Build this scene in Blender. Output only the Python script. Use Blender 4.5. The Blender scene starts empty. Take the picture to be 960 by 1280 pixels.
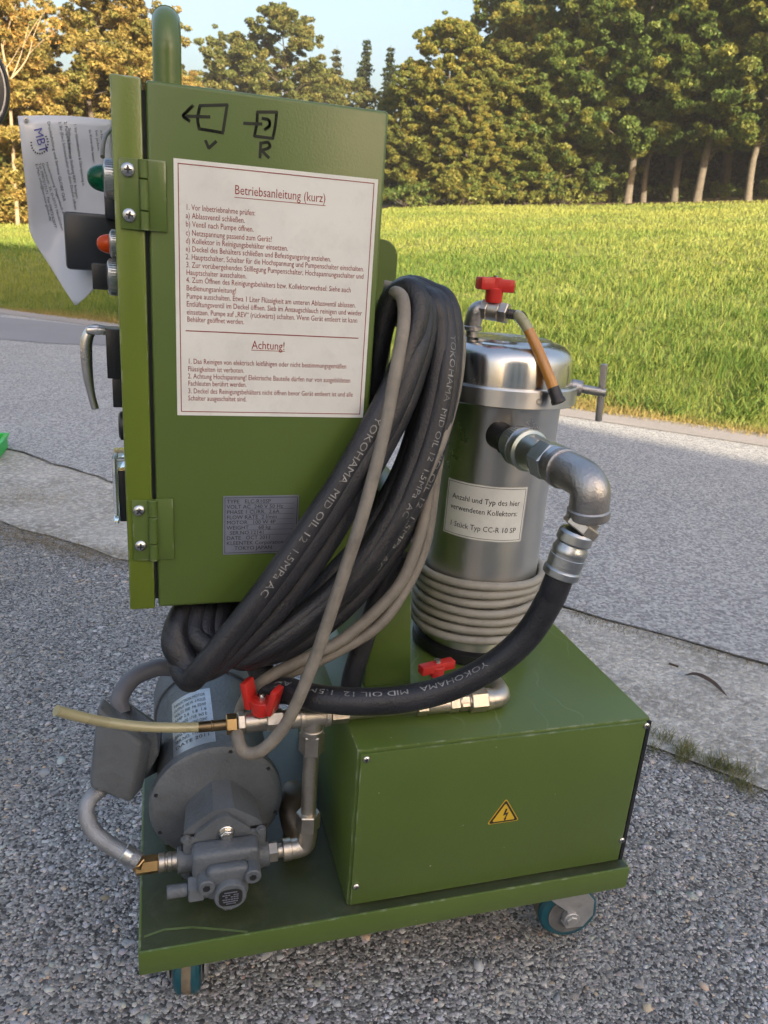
import bpy, bmesh, math, random
import numpy as np
from mathutils import Vector, Matrix
SC = bpy.context.scene
COL = SC.collection
random.seed(7); RNG = np.random.default_rng(11)

# ------------------------------------------------------------------ camera, world, sun
CAM = Vector((0.0380, -0.6883, 0.9058))
CR = Vector((0.9601, -0.2704, 0.0718)).normalized()
CF = Vector((0.2789, 0.9058, -0.3190)).normalized()
CU = CR.cross(CF).normalized(); CR = CF.cross(CU).normalized()
FPX = 949.37
cd = bpy.data.cameras.new('camera'); cam = bpy.data.objects.new('camera', cd); COL.objects.link(cam)
cam.matrix_world = Matrix(((CR.x, CU.x, -CF.x, CAM.x), (CR.y, CU.y, -CF.y, CAM.y), (CR.z, CU.z, -CF.z, CAM.z), (0, 0, 0, 1)))
cd.sensor_fit = 'VERTICAL'; cd.sensor_height = 24.0; cd.lens = FPX / 1280 * 24.0
cd.dof.use_dof = True; cd.dof.focus_distance = 0.92; cd.dof.aperture_fstop = 11
cd.clip_start = 0.02; cd.clip_end = 3000
SC.camera = cam

SUN_EL, SUN_AZ = math.radians(15), math.radians(171)      # azimuth from +Y towards +X
SD = Vector((math.sin(SUN_AZ) * math.cos(SUN_EL), math.cos(SUN_AZ) * math.cos(SUN_EL), math.sin(SUN_EL)))
w = bpy.data.worlds.new('World'); SC.world = w; w.use_nodes = True
nt = w.node_tree
sky = nt.nodes.new('ShaderNodeTexSky'); sky.sky_type = 'NISHITA'; sky.sun_disc = False
sky.sun_elevation = SUN_EL; sky.sun_rotation = SUN_AZ
sky.air_density = 1.5; sky.dust_density = 10.0; sky.ozone_density = 2.4
tint = nt.nodes.new('ShaderNodeMix'); tint.data_type = 'RGBA'; tint.blend_type = 'MULTIPLY'; tint.inputs[0].default_value = 1.0; tint.inputs[7].default_value = (0.965, 0.915, 0.955, 1)
nt.links.new(sky.outputs[0], tint.inputs[6]); nt.links.new(tint.outputs[2], nt.nodes['Background'].inputs[0]); nt.nodes['Background'].inputs[1].default_value = 0.15
sl = bpy.data.lights.new('sun', 'SUN'); sl.energy = 4.4; sl.angle = math.radians(0.55); sl.color = (1.0, 0.86, 0.62)
so = bpy.data.objects.new('sun', sl); COL.objects.link(so)
so.rotation_euler = (-SD).to_track_quat('-Z', 'Y').to_euler()
SC.view_settings.view_transform = 'Standard'; SC.view_settings.look = 'None'
SC.view_settings.exposure = 2.0; SC.view_settings.gamma = 1.0
SC.render.engine = 'CYCLES'; SC.cycles.use_denoising = True
SC.cycles.max_bounces = 8; SC.cycles.transparent_max_bounces = 12

# ------------------------------------------------------------------ helpers
def at(px, py, ax, v):
    """point of the place seen at photo pixel (px,py) whose coordinate ax equals v"""
    d = CF * FPX + CR * (px - 480) - CU * (py - 640); i = 'xyz'.index(ax)
    return CAM + d * ((v - CAM[i]) / d[i])
def V(*a): return Vector(a)

MATS = {}
def nodes_of(m): return m.node_tree.nodes, m.node_tree.links
def mat(name, col, rough=0.5, metal=0.0, var=0.12, scale=8.0, bump=0.0, bscale=60.0, rvar=0.1, coat=0.0, spec=0.5, dirt=None, dscale=3.0, damt=0.5, stretch=None):
    m = bpy.data.materials.new(name); m.use_nodes = True; N, L = nodes_of(m)
    b = N['Principled BSDF']
    tc = N.new('ShaderNodeTexCoord'); vec = tc.outputs['Object']
    if stretch:
        mp = N.new('ShaderNodeMapping'); mp.inputs['Scale'].default_value = stretch; L.new(vec, mp.inputs[0]); vec = mp.outputs[0]
    n = N.new('ShaderNodeTexNoise'); n.inputs['Scale'].default_value = scale; n.inputs['Detail'].default_value = 6
    L.new(vec, n.inputs['Vector'])
    r = N.new('ShaderNodeValToRGB'); r.color_ramp.elements[0].position = .3; r.color_ramp.elements[1].position = .7
    r.color_ramp.elements[0].color = tuple(max(0, c * (1 - var)) for c in col) + (1,)
    r.color_ramp.elements[1].color = tuple(min(1, c * (1 + var)) for c in col) + (1,)
    L.new(n.outputs[0], r.inputs[0]); cout = r.outputs[0]
    if dirt:
        n2 = N.new('ShaderNodeTexNoise'); n2.inputs['Scale'].default_value = dscale; n2.inputs['Detail'].default_value = 9; n2.inputs['Roughness'].default_value = .7
        L.new(vec, n2.inputs['Vector'])
        r2 = N.new('ShaderNodeValToRGB'); r2.color_ramp.elements[0].position = .5; r2.color_ramp.elements[1].position = .75
        r2.color_ramp.elements[0].color = (0, 0, 0, 1); r2.color_ramp.elements[1].color = (damt, damt, damt, 1); L.new(n2.outputs[0], r2.inputs[0])
        mx = N.new('ShaderNodeMix'); mx.data_type = 'RGBA'; L.new(r2.outputs[0], mx.inputs[0]); L.new(cout, mx.inputs[6]); mx.inputs[7].default_value = tuple(dirt) + (1,)
        cout = mx.outputs[2]
    L.new(cout, b.inputs['Base Color'])
    b.inputs['Metallic'].default_value = metal; b.inputs['Specular IOR Level'].default_value = spec
    rr = N.new('ShaderNodeMapRange'); rr.inputs[3].default_value = max(0.02, rough - rvar); rr.inputs[4].default_value = min(1, rough + rvar)
    L.new(n.outputs[0], rr.inputs[0]); L.new(rr.outputs[0], b.inputs['Roughness'])
    if coat: b.inputs['Coat Weight'].default_value = coat; b.inputs['Coat Roughness'].default_value = .25
    if bump:
        n3 = N.new('ShaderNodeTexNoise'); n3.inputs['Scale'].default_value = bscale; n3.inputs['Detail'].default_value = 3; L.new(vec, n3.inputs['Vector'])
        bp = N.new('ShaderNodeBump'); bp.inputs['Strength'].default_value = bump; bp.inputs['Distance'].default_value = .002
        L.new(n3.outputs[0], bp.inputs['Height']); L.new(bp.outputs[0], b.inputs['Normal'])
    MATS[name] = m; return m

GREEN = (0.083, 0.130, 0.026)
def worn_edges(m, col=(.33, .36, .27), lo=.56, hi=.64):
    N, L = nodes_of(m); b = N['Principled BSDF']; src = b.inputs['Base Color'].links[0].from_socket
    g = N.new('ShaderNodeNewGeometry'); tc = N.new('ShaderNodeTexCoord'); n = N.new('ShaderNodeTexNoise'); n.inputs['Scale'].default_value = 55; n.inputs['Detail'].default_value = 6; L.new(tc.outputs['Object'], n.inputs['Vector'])
    be = N.new('ShaderNodeBevel'); be.samples = 4; be.inputs[0].default_value = .0032; dt = N.new('ShaderNodeVectorMath'); dt.operation = 'DOT_PRODUCT'; L.new(be.outputs[0], dt.inputs[0]); L.new(g.outputs['Normal'], dt.inputs[1])
    a = N.new('ShaderNodeMapRange'); a.inputs[1].default_value = .985; a.inputs[2].default_value = .90; L.new(dt.outputs['Value'], a.inputs[0])
    c = N.new('ShaderNodeMapRange'); c.inputs[1].default_value = .52; c.inputs[2].default_value = .68; L.new(n.outputs[0], c.inputs[0])
    mu = N.new('ShaderNodeMath'); mu.operation = 'MULTIPLY'; L.new(a.outputs[0], mu.inputs[0]); L.new(c.outputs[0], mu.inputs[1])
    # fine chips scattered over the faces
    v = N.new('ShaderNodeTexNoise'); v.inputs['Scale'].default_value = 140; v.inputs['Detail'].default_value = 2; L.new(tc.outputs['Object'], v.inputs['Vector'])
    k = N.new('ShaderNodeMapRange'); k.inputs[1].default_value = .78; k.inputs[2].default_value = .785; L.new(v.outputs[0], k.inputs[0])
    mx_ = N.new('ShaderNodeMath'); mx_.operation = 'MAXIMUM'; L.new(mu.outputs[0], mx_.inputs[0]); L.new(k.outputs[0], mx_.inputs[1])
    x = N.new('ShaderNodeMix'); x.data_type = 'RGBA'; L.new(mx_.outputs[0], x.inputs[0]); L.new(src, x.inputs[6]); x.inputs[7].default_value = col + (1,); L.new(x.outputs[2], b.inputs['Base Color'])
M_paint = mat('green_paint', GREEN, .36, 0, .07, 5, .10, 420, .07, coat=.15, dirt=(.15, .175, .09), dscale=7, damt=.025)
M_door = mat('green_door_paint', (0.112, 0.160, 0.014), .34, 0, .06, 5, .10, 420, .07, coat=.15)
worn_edges(M_paint); worn_edges(M_door)
def scratched(name):
    m = M_paint.copy(); m.name = name; N, L = nodes_of(m); b = N['Principled BSDF']
    src = b.inputs['Base Color'].links[0].from_socket
    tc = N.new('ShaderNodeTexCoord')
    wv = N.new('ShaderNodeTexWave'); wv.inputs['Scale'].default_value = 5.5; wv.inputs['Distortion'].default_value = 9; wv.inputs['Detail'].default_value = 3; wv.inputs['Detail Scale'].default_value = 1.2
    L.new(tc.outputs['Object'], wv.inputs['Vector'])
    r = N.new('ShaderNodeValToRGB'); r.color_ramp.elements[0].position = .992; r.color_ramp.elements[1].position = 1; L.new(wv.outputs[0], r.inputs[0])
    nz = N.new('ShaderNodeTexNoise'); nz.inputs['Scale'].default_value = 9; L.new(tc.outputs['Object'], nz.inputs['Vector'])
    r2 = N.new('ShaderNodeValToRGB'); r2.color_ramp.elements[0].position = .5; r2.color_ramp.elements[1].position = .68; L.new(nz.outputs[0], r2.inputs[0])
    mu = N.new('ShaderNodeMath'); mu.operation = 'MULTIPLY'; L.new(r.outputs[0], mu.inputs[0]); L.new(r2.outputs[0], mu.inputs[1])
    mu2 = N.new('ShaderNodeMath'); mu2.operation = 'MULTIPLY'; L.new(mu.outputs[0], mu2.inputs[0]); mu2.inputs[1].default_value = .22
    mx = N.new('ShaderNodeMix'); mx.data_type = 'RGBA'; L.new(mu2.outputs[0], mx.inputs[0]); L.new(src, mx.inputs[6]); mx.inputs[7].default_value = (.30, .36, .24, 1)
    L.new(mx.outputs[2], b.inputs['Base Color']); return m
M_paint_s = scratched('green_paint_scratched')
M_motor = mat('grey_machine_paint', (.105, .118, .132), .45, 0, .18, 14, .55, 260, .12, dirt=(.045, .045, .04), dscale=17, damt=.7)
M_rubber = mat('black_rubber_hose', (.015, .0155, .020), .43, 0, .3, 14, .45, 420, .15, dirt=(.065, .066, .072), dscale=26, damt=.26)
M_cable = mat('grey_cable_sheath', (.205, .185, .155), .55, 0, .22, 30, .2, 300, .1, dirt=(.07, .06, .05), dscale=24, damt=.7)
M_cable2 = mat('light_cable_sheath', (.30, .285, .25), .5, 0, .12, 30, .15, 300, .1, dirt=(.12, .11, .09), dscale=24, damt=.6)
M_nickel = mat('nickel_fitting', (.55, .50, .43), .42, 1, .2, 40, .15, 260, .12, dirt=(.22, .19, .15), dscale=40, damt=.6)
M_zinc = mat('zinc_coupling', (.50, .51, .51), .34, 1, .18, 40, .15, 260, .1)
M_iron = mat('malleable_iron', (.42, .40, .385), .42, 1, .15, 30, .35, 320, .08)
M_dark = mat('dark_iron', (.06, .055, .055), .45, .6, .2, 40, .2, 260, .1)
M_brass = mat('brass', (.50, .33, .15), .35, 1, .2, 40, .1, 200, .1, dirt=(.22, .15, .08), dscale=40, damt=.5)
M_red = mat('red_valve_handle', (.50, .022, .016), .42, 0, .15, 40, .1, 200, .1, dirt=(.2, .03, .02), dscale=40, damt=.5)
M_black = mat('black_plastic', (.016, .017, .020), .38, 0, .15, 20, .1, 200, .08)
M_grey_pl = mat('dark_grey_plastic', (.022, .026, .034), .35, 0, .15, 20)
M_white = mat('white_sticker', (.68, .69, .66), .38, 0, .05, 14, .0, 60, .05, dirt=(.42, .42, .40), dscale=30, damt=.3)
M_redink = mat('red_ink', (.24, .022, .022), .5, 0, .1, 60)
M_blackink = mat('black_ink', (.018, .018, .018), .5, 0, .1, 60)
M_marker = mat('marker_ink', (.010, .014, .008), .4, 0, .1, 60)
M_whiteink = mat('white_hose_print', (.20, .20, .195), .6, 0, .6, 160)
M_blueink = mat('blue_ink', (.07, .07, .30), .5, 0, .1, 60)
M_plate = mat('aluminium_plate', (.40, .42, .50), .32, .8, .1, 30)
M_yellow = mat('yellow_sign', (.62, .40, .03), .4, 0, .05, 30)
M_tyre = mat('blue_tyre', (.007, .075, .105), .45, 0, .2, 30, .1, 200, .1, dirt=(.06, .06, .055), dscale=30, damt=.7)
M_screw = mat('steel_screw', (.62, .60, .57), .25, 1, .1, 40)
M_chrome = mat('chrome', (.70, .66, .62), .28, 1, .1, 40)
M_fork = mat('zinc_fork', (.46, .46, .46), .5, .7, .2, 40, .1, 200, .1, dirt=(.15, .14, .13), dscale=40, damt=.6)
M_tubey = mat('yellowed_pvc_tube', (.33, .30, .17), .3, 0, .1, 30, coat=.4)
M_tubeo = mat('amber_oil_tube', (.46, .20, .035), .22, 0, .12, 30, coat=.4)
M_gpl = mat('green_crate_plastic', (.02, .42, .07), .4, 0, .1, 30)

# brushed steel of the tank: fine vertical lines, cloudy wear
def steel(name, rough=.32, col=(.66, .645, .615)):
    m = mat(name, col, rough, 1, .08, 3, 0, 60, .04); N, L = nodes_of(m); b = N['Principled BSDF']
    tc = N.new('ShaderNodeTexCoord'); mp = N.new('ShaderNodeMapping'); mp.inputs['Scale'].default_value = (160, 160, 5); L.new(tc.outputs['Object'], mp.inputs[0])
    n = N.new('ShaderNodeTexNoise'); n.inputs['Scale'].default_value = 1; n.inputs['Detail'].default_value = 4; L.new(mp.outputs[0], n.inputs['Vector'])
    bp = N.new('ShaderNodeBump'); bp.inputs['Strength'].default_value = .10; bp.inputs['Distance'].default_value = .001; L.new(n.outputs[0], bp.inputs['Height'])
    n2 = N.new('ShaderNodeTexNoise'); n2.inputs['Scale'].default_value = 14; n2.inputs['Detail'].default_value = 7; L.new(tc.outputs['Object'], n2.inputs['Vector'])
    mr = N.new('ShaderNodeMapRange'); mr.inputs[1].default_value = .3; mr.inputs[2].default_value = .7; mr.inputs[3].default_value = rough - .07; mr.inputs[4].default_value = rough + .12
    L.new(n2.outputs[0], mr.inputs[0]); L.new(mr.outputs[0], b.inputs['Roughness'])
    L.new(bp.outputs[0], b.inputs['Normal'])
    tg = N.new('ShaderNodeTangent'); tg.direction_type = 'RADIAL'; tg.axis = 'Z'; L.new(tg.outputs[0], b.inputs['Tangent']); b.inputs['Anisotropic'].default_value = .75; b.inputs['Anisotropic Rotation'].default_value = .25; return m
M_steel = steel('brushed_steel'); M_steel_lid = steel('polished_steel_lid', .19, (.64, .62, .59))

def glassy(name, col, rough=.05, alpha=.5):
    m = bpy.data.materials.new(name); m.use_nodes = True; N, L = nodes_of(m); b = N['Principled BSDF']
    b.inputs['Base Color'].default_value = col + (1,); b.inputs['Roughness'].default_value = rough
    b.inputs['Transmission Weight'].default_value = alpha; b.inputs['IOR'].default_value = 1.35; return m
M_lensg = glassy('green_lens', (.0, .11, .045), .12, .35)
M_lenso = glassy('amber_lens', (.75, .09, .01), .15, .35)
M_clear = glassy('clear_cover', (.9, .92, .92), .05, .95)
m = bpy.data.materials.new('laminated_paper'); m.use_nodes = True; N, L = nodes_of(m); M_lam = m
b = N['Principled BSDF']; b.inputs['Base Color'].default_value = (.66, .69, .76, 1); b.inputs['Roughness'].default_value = .22
n_ = N.new('ShaderNodeTexNoise'); n_.inputs['Scale'].default_value = 22; bp_ = N.new('ShaderNodeBump'); bp_.inputs['Strength'].default_value = .35; bp_.inputs['Distance'].default_value = .01
tc_ = N.new('ShaderNodeTexCoord'); L.new(tc_.outputs['Object'], n_.inputs['Vector']); L.new(n_.outputs[0], bp_.inputs['Height']); L.new(bp_.outputs[0], b.inputs['Normal'])
tr_ = N.new('ShaderNodeBsdfTranslucent'); tr_.inputs[0].default_value = (.6, .62, .66, 1)
ms_ = N.new('ShaderNodeMixShader'); ms_.inputs[0].default_value = .25; L.new(b.outputs[0], ms_.inputs[1]); L.new(tr_.outputs[0], ms_.inputs[2]); L.new(ms_.outputs[0], N['Material Output'].inputs[0])

# ---- mesh builder
class MB:
    def __init__(s): s.bm = bmesh.new(); s.mi = 0
    def _tag(s, fs):
        for f in fs: f.material_index = s.mi
    def box(s, c, size, rot=None, bevel=0.0, seg=2):
        r = bmesh.ops.create_cube(s.bm, size=1.0); vs = r['verts']
        M = Matrix.Translation(Vector(c)) @ (rot.to_4x4() if rot else Matrix.Identity(4)) @ Matrix.Diagonal((*size, 1))
        bmesh.ops.transform(s.bm, matrix=M, verts=vs)
        fs = set(f for v in vs for f in v.link_faces); s._tag(fs)
        if bevel:
            es = list(set(e for v in vs for e in v.link_edges))
            r = bmesh.ops.bevel(s.bm, geom=es, offset=bevel, segments=seg, affect='EDGES', profile=.5); s._tag(r['faces'])
        return s
    def span(s, a, b, bevel=0.0, seg=2):
        a = Vector(a); b = Vector(b); return s.box((a + b) / 2, tuple(abs(x) for x in (b - a)), None, bevel, seg)
    def ring(s, c, X, Y, r, n, ph=0.0):
        return [s.bm.verts.new(c + X * (r * math.cos(ph + 2 * math.pi * i / n)) + Y * (r * math.sin(ph + 2 * math.pi * i / n))) for i in range(n)]
    def bridge(s, A, B):
        n = len(A); s._tag([s.bm.faces.new((A[i], A[(i + 1) % n], B[(i + 1) % n], B[i])) for i in range(n)])
    def cap(s, A, flip=False):
        s._tag([s.bm.faces.new(list(reversed(A)) if flip else A)])
    def lathe(s, o, ax, prof, n=32, cap0=True, cap1=True, ph=0.0):
        """prof: (distance along axis, radius)"""
        o = Vector(o); ax = Vector(ax).normalized()
        X = ax.orthogonal().normalized() if abs(ax.z) < .999 else V(1, 0, 0); Y = ax.cross(X)
        rs = [s.ring(o + ax * t, X, Y, max(r, 1e-5), n, ph) for t, r in prof]
        for a, b in zip(rs, rs[1:]): s.bridge(a, b)
        if cap0: s.cap(rs[0], True)
        if cap1: s.cap(rs[-1])
        return s
    def cyl(s, a, b, r, r2=None, n=24, ch=0.0, ph=0.0):
        a = Vector(a); b = Vector(b); Lx = (b - a).length; r2 = r if r2 is None else r2
        pr = [(0, r), (Lx, r2)] if not ch else [(0, r - ch), (ch, r), (Lx - ch, r2), (Lx, r2 - ch)]
        return s.lathe(a, b - a, pr, n, ph=ph)
    def hex(s, a, b, r, ph=0.2): return s.cyl(a, b, r, n=6, ch=r * .1, ph=ph)
    def tube(s, pts, r, n=12, closed=False, caps=True):
        pts = [Vector(p) for p in pts]; m = len(pts); T = []
        for i in range(m):
            a = pts[i - 1] if (i > 0 or closed) else pts[i]; b = pts[(i + 1) % m] if (i < m - 1 or closed) else pts[i]
            T.append((b - a).normalized())
        X = T[0].orthogonal().normalized(); rs = []
        for i in range(m):
            X = (X - T[i] * X.dot(T[i])).normalized(); Y = T[i].cross(X)
            rs.append(s.ring(pts[i], X, Y, r[i] if isinstance(r, (list, tuple)) else r, n))
        for a, b in zip(rs, rs[1:]): s.bridge(a, b)
        if closed:
            A, B = rs[-1], rs[0]                               # match the twist of the closing ring
            k = min(range(n), key=lambda q: (A[0].co - B[q].co).length); s.bridge(A, B[k:] + B[:k])
        elif caps: s.cap(rs[0], True); s.cap(rs[-1])
        return s
    def prism(s, poly, d):
        """poly: list of 3D points of a flat outline, d: extrusion vector"""
        d = Vector(d); A = [s.bm.verts.new(Vector(p)) for p in poly]; B = [s.bm.verts.new(Vector(p) + d) for p in poly]
        s._tag([s.bm.faces.new(A)]); s._tag([s.bm.faces.new(list(reversed(B)))])
        n = len(A); s._tag([s.bm.faces.new((A[i], B[i], B[(i + 1) % n], A[(i + 1) % n])) for i in range(n)]); return s
    def hexa(s, q, bevel=0.0, seg=2):
        """eight corners: four of one end, four of the other"""
        v = [s.bm.verts.new(Vector(p)) for p in q]
        fs = [s.bm.faces.new([v[i] for i in f]) for f in ((3, 2, 1, 0), (4, 5, 6, 7), (0, 1, 5, 4), (1, 2, 6, 5), (2, 3, 7, 6), (3, 0, 4, 7))]; s._tag(fs)
        if bevel:
            r = bmesh.ops.bevel(s.bm, geom=list(set(e for f in fs for e in f.edges)), offset=bevel, segments=seg, affect='EDGES', profile=.5); s._tag(r['faces'])
        return s
    def quad(s, *p): s._tag([s.bm.faces.new([s.bm.verts.new(Vector(q)) for q in p])]); return s
    def build(s, name, mats, parent=None, ang=35, smooth=True):
        bmesh.ops.recalc_face_normals(s.bm, faces=s.bm.faces)
        me = bpy.data.meshes.new(name); s.bm.to_mesh(me); s.bm.free()
        return link(name, me, mats, parent, ang, smooth)
def link(name, me, mats, parent=None, ang=35, smooth=True):
    for mm in (mats if isinstance(mats, (list, tuple)) else [mats]): me.materials.append(mm)
    if smooth:
        me.polygons.foreach_set('use_smooth', [True] * len(me.polygons)); me.set_sharp_from_angle(angle=math.radians(ang))
    o = bpy.data.objects.new(name, me); COL.objects.link(o)
    if parent: par(o, parent)
    return o
ROOTLOC = {}
def par(o, p):
    o.parent = p
    if p.name in ROOTLOC: o.matrix_parent_inverse = Matrix.Translation(-ROOTLOC[p.name])
def tag(o, label=None, cat=None, group=None, kind=None):
    if label: o['label'] = label
    if cat: o['category'] = cat
    if group: o['group'] = group
    if kind: o['kind'] = kind
    return o
def thing(name, loc, label, cat, group=None):
    o = bpy.data.objects.new(name, None); o.empty_display_size = .1; o.location = loc; COL.objects.link(o)
    ROOTLOC[o.name] = Vector(loc); return tag(o, label, cat, group)
def spline(P, per=8, closed=False):
    P = [Vector(p) for p in P]; n = len(P); out = []
    for i in range(n if closed else n - 1):
        p0 = P[(i - 1) % n] if (closed or i > 0) else P[0] * 2 - P[1]
        p1 = P[i]; p2 = P[(i + 1) % n]
        p3 = P[(i + 2) % n] if (closed or i + 2 < n) else P[-1] * 2 - P[-2]
        for k in range(per):
            t = k / per; out.append(.5 * ((2 * p1) + (p2 - p0) * t + (2 * p0 - 5 * p1 + 4 * p2 - p3) * t * t + (3 * p1 - p0 - 3 * p2 + p3) * t ** 3))
    if not closed: out.append(P[-1])
    return out
_tc = {}
def text2d(s, size=1.0, res=2, bold=0.0):
    """flat triangles of a line of lettering: vertices (x along, y up), faces, width"""
    k = (s, res, bold)
    if k not in _tc:
        c = bpy.data.curves.new('t', 'FONT'); c.body = s; c.size = 1; c.resolution_u = res; c.offset = bold
        o = bpy.data.objects.new('t', c); me = bpy.data.meshes.new_from_object(o)
        vs = [(v.co.x, v.co.y) for v in me.vertices]; fs = [tuple(p.vertices) for p in me.polygons]
        bpy.data.objects.remove(o); bpy.data.curves.remove(c); bpy.data.meshes.remove(me)
        _tc[k] = (vs, fs, max([v[0] for v in vs] or [1]))
    vs, fs, wd = _tc[k]; return [(x * size, y * size) for x, y in vs], fs, wd * size
def lettering(name, lines, mats, parent):
    """lines: list of (text, size, mapping function (x, y) -> point, fit width or None)"""
    vv, ff = [], []
    for s, size, fn, fit in lines:
        vs, fs, wd = text2d(s, size); k = fit / wd if fit else 1; o = len(vv)
        vv += [tuple(fn(x * k, y)) for x, y in vs]; ff += [tuple(i + o for i in f) for f in fs]
    me = bpy.data.meshes.new(name); me.from_pydata(vv, [], ff); me.update()
    return link(name, me, mats, parent, smooth=False)
def arclen(path):
    L = [0]
    for a, b in zip(path, path[1:]): L.append(L[-1] + (b - a).length)
    return L
def on_path(path, L, s):
    s = min(max(s, 0), L[-1] - 1e-6); i = max(0, min(len(path) - 2, int(np.searchsorted(L, s)) - 1)); t = (s - L[i]) / max(1e-9, L[i + 1] - L[i])
    p = path[i].lerp(path[i + 1], t)
    a = path[max(0, i - 1)]; b = path[min(len(path) - 1, i + 2)]; return p, (b - a).normalized()

# ------------------------------------------------------------------ terrain: yard, gutter, road, meadow
FAR = [V(-40, 38), V(-8, 14.3), V(-1.74, 9.34), V(-.46, 8.29), V(1.2, 6.15), V(2.74, 4.08), V(3.75, 3.19), V(9, -.9), V(40, -22)]
NEAR = [V(-40, 34.5), V(-8, 9.6), V(-2.4, 4.55), V(-.643, 2.878), V(-.136, 2.314), V(1.116, 1.048), V(1.505, .673), V(5, -2.9), V(34, -30)]
GUT = [V(-40, 33.6), V(-8, 8.6), V(-2.4, 3.65), V(-.4855, 1.90), V(-.09, 1.53), V(.92, .50), V(1.1265, .26), V(4.4, -3.4), V(33, -31)]
def cam_az(x, y): return math.degrees(math.atan2(x - CAM.x, y - CAM.y))
def edge_dist(azd):
    d = V(math.sin(math.radians(azd)), math.cos(math.radians(azd))); o = CAM.xy; best = 60.0
    for a, b in zip(FAR, FAR[1:]):
        e = b - a; den = d.x * e.y - d.y * e.x
        if abs(den) < 1e-9: continue
        t = ((a.x - o.x) * e.y - (a.y - o.y) * e.x) / den; u = ((a.x - o.x) * d.y - (a.y - o.y) * d.x) / den
        if t > 0 and -1e-6 <= u <= 1 + 1e-6: best = min(best, t)
    return best
AZS = np.arange(-180, 180.01, 1.0); EDG = np.array([edge_dist(a) for a in AZS])
SLK = ([-180, -75, -45, -25, -10, 0, 19, 44, 60, 85, 110, 180], [0, 0, .015, .022, .030, .049, .087, .119, .119, .06, 0, 0])
def terrain(x, y):
    x = np.asarray(x, float); y = np.asarray(y, float)
    r = np.hypot(x - CAM.x, y - CAM.y); a = np.degrees(np.arctan2(x - CAM.x, y - CAM.y))
    s = np.maximum(0, r - np.interp(a, AZS, EDG)); s = np.where(s > 62, 62 + (s - 62) * .35, s); s = np.minimum(s, 130)
    k = np.interp(a, *SLK)
    h = k * s * np.minimum(1, (s / 1.2)) + .05 * np.sin(x * .31 + 1) * np.sin(y * .27) * np.minimum(1, s / 12)
    return h
def tz(x, y): return float(terrain(x, y))

def ground_mat(name, c1, c2, c3, s1, s2, bump=.5, bs=300, rough=.85, vor=0, vc=(.35, 1.75)):
    m = bpy.data.materials.new(name); m.use_nodes = True; N, L = nodes_of(m); b = N['Principled BSDF']; b.inputs['Roughness'].default_value = rough
    b.inputs['Specular IOR Level'].default_value = .3
    tc = N.new('ShaderNodeTexCoord'); P = tc.outputs['Object']
    n = N.new('ShaderNodeTexNoise'); n.inputs['Scale'].default_value = s1; n.inputs['Detail'].default_value = 8; n.inputs['Roughness'].default_value = .65; L.new(P, n.inputs['Vector'])
    r = N.new('ShaderNodeValToRGB'); r.color_ramp.elements[0].position = .35; r.color_ramp.elements[1].position = .65
    r.color_ramp.elements[0].color = c1 + (1,); r.color_ramp.elements[1].color = c2 + (1,); L.new(n.outputs[0], r.inputs[0])
    n2 = N.new('ShaderNodeTexNoise'); n2.inputs['Scale'].default_value = s2; n2.inputs['Detail'].default_value = 5; L.new(P, n2.inputs['Vector'])
    r2 = N.new('ShaderNodeValToRGB'); r2.color_ramp.elements[0].position = .48; r2.color_ramp.elements[1].position = .66; L.new(n2.outputs[0], r2.inputs[0])
    mx = N.new('ShaderNodeMix'); mx.data_type = 'RGBA'; L.new(r2.outputs[0], mx.inputs[0]); L.new(r.outputs[0], mx.inputs[6]); mx.inputs[7].default_value = c3 + (1,)
    out = mx.outputs[2]; hsock = n2.outputs[0]
    if vor:
        vo = N.new('ShaderNodeTexVoronoi'); vo.inputs['Scale'].default_value = vor; L.new(P, vo.inputs['Vector'])
        hs = N.new('ShaderNodeSeparateColor'); L.new(vo.outputs['Color'], hs.inputs[0])
        rv = N.new('ShaderNodeValToRGB'); rv.color_ramp.elements[0].position = .15; rv.color_ramp.elements[1].position = .95
        rv.color_ramp.elements[0].color = (vc[0], vc[0], vc[0] * 1.02, 1); rv.color_ramp.elements[1].color = (vc[1], vc[1] * .985, vc[1] * .96, 1); L.new(hs.outputs[0], rv.inputs[0])
        mm = N.new('ShaderNodeMix'); mm.data_type = 'RGBA'; mm.blend_type = 'MULTIPLY'; mm.inputs[0].default_value = 1; L.new(out, mm.inputs[6]); L.new(rv.outputs[0], mm.inputs[7]); out = mm.outputs[2]
        rd = N.new('ShaderNodeMapRange'); rd.inputs[1].default_value = 0; rd.inputs[2].default_value = .75; rd.inputs[3].default_value = 1; rd.inputs[4].default_value = 0; L.new(vo.outputs['Distance'], rd.inputs[0]); hsock = rd.outputs[0]
    L.new(out, b.inputs['Base Color'])
    n3 = N.new('ShaderNodeTexNoise'); n3.inputs['Scale'].default_value = bs; n3.inputs['Detail'].default_value = 4; L.new(P, n3.inputs['Vector'])
    ad = N.new('ShaderNodeMath'); ad.operation = 'ADD'; L.new(hsock, ad.inputs[0]); L.new(n3.outputs[0], ad.inputs[1])
    bp = N.new('ShaderNodeBump'); bp.inputs['Strength'].default_value = bump; bp.inputs['Distance'].default_value = .006; L.new(ad.outputs[0], bp.inputs['Height']); L.new(bp.outputs[0], b.inputs['Normal'])
    return m
M_yard = ground_mat('old_asphalt', (.20, .20, .203), (.26, .26, .262), (.30, .297, .29), 3.0, 160, .8, 700, .85, vor=230)
M_road = ground_mat('road_asphalt', (.32, .316, .316), (.37, .366, .363), (.42, .414, .408), 1.2, 120, .5, 600, .85, vor=120, vc=(.6, 1.35))
M_patch = ground_mat('dark_road_asphalt', (.20, .20, .212), (.23, .23, .242), (.26, .26, .27), 1.2, 120, .4, 600, .85)
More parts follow.
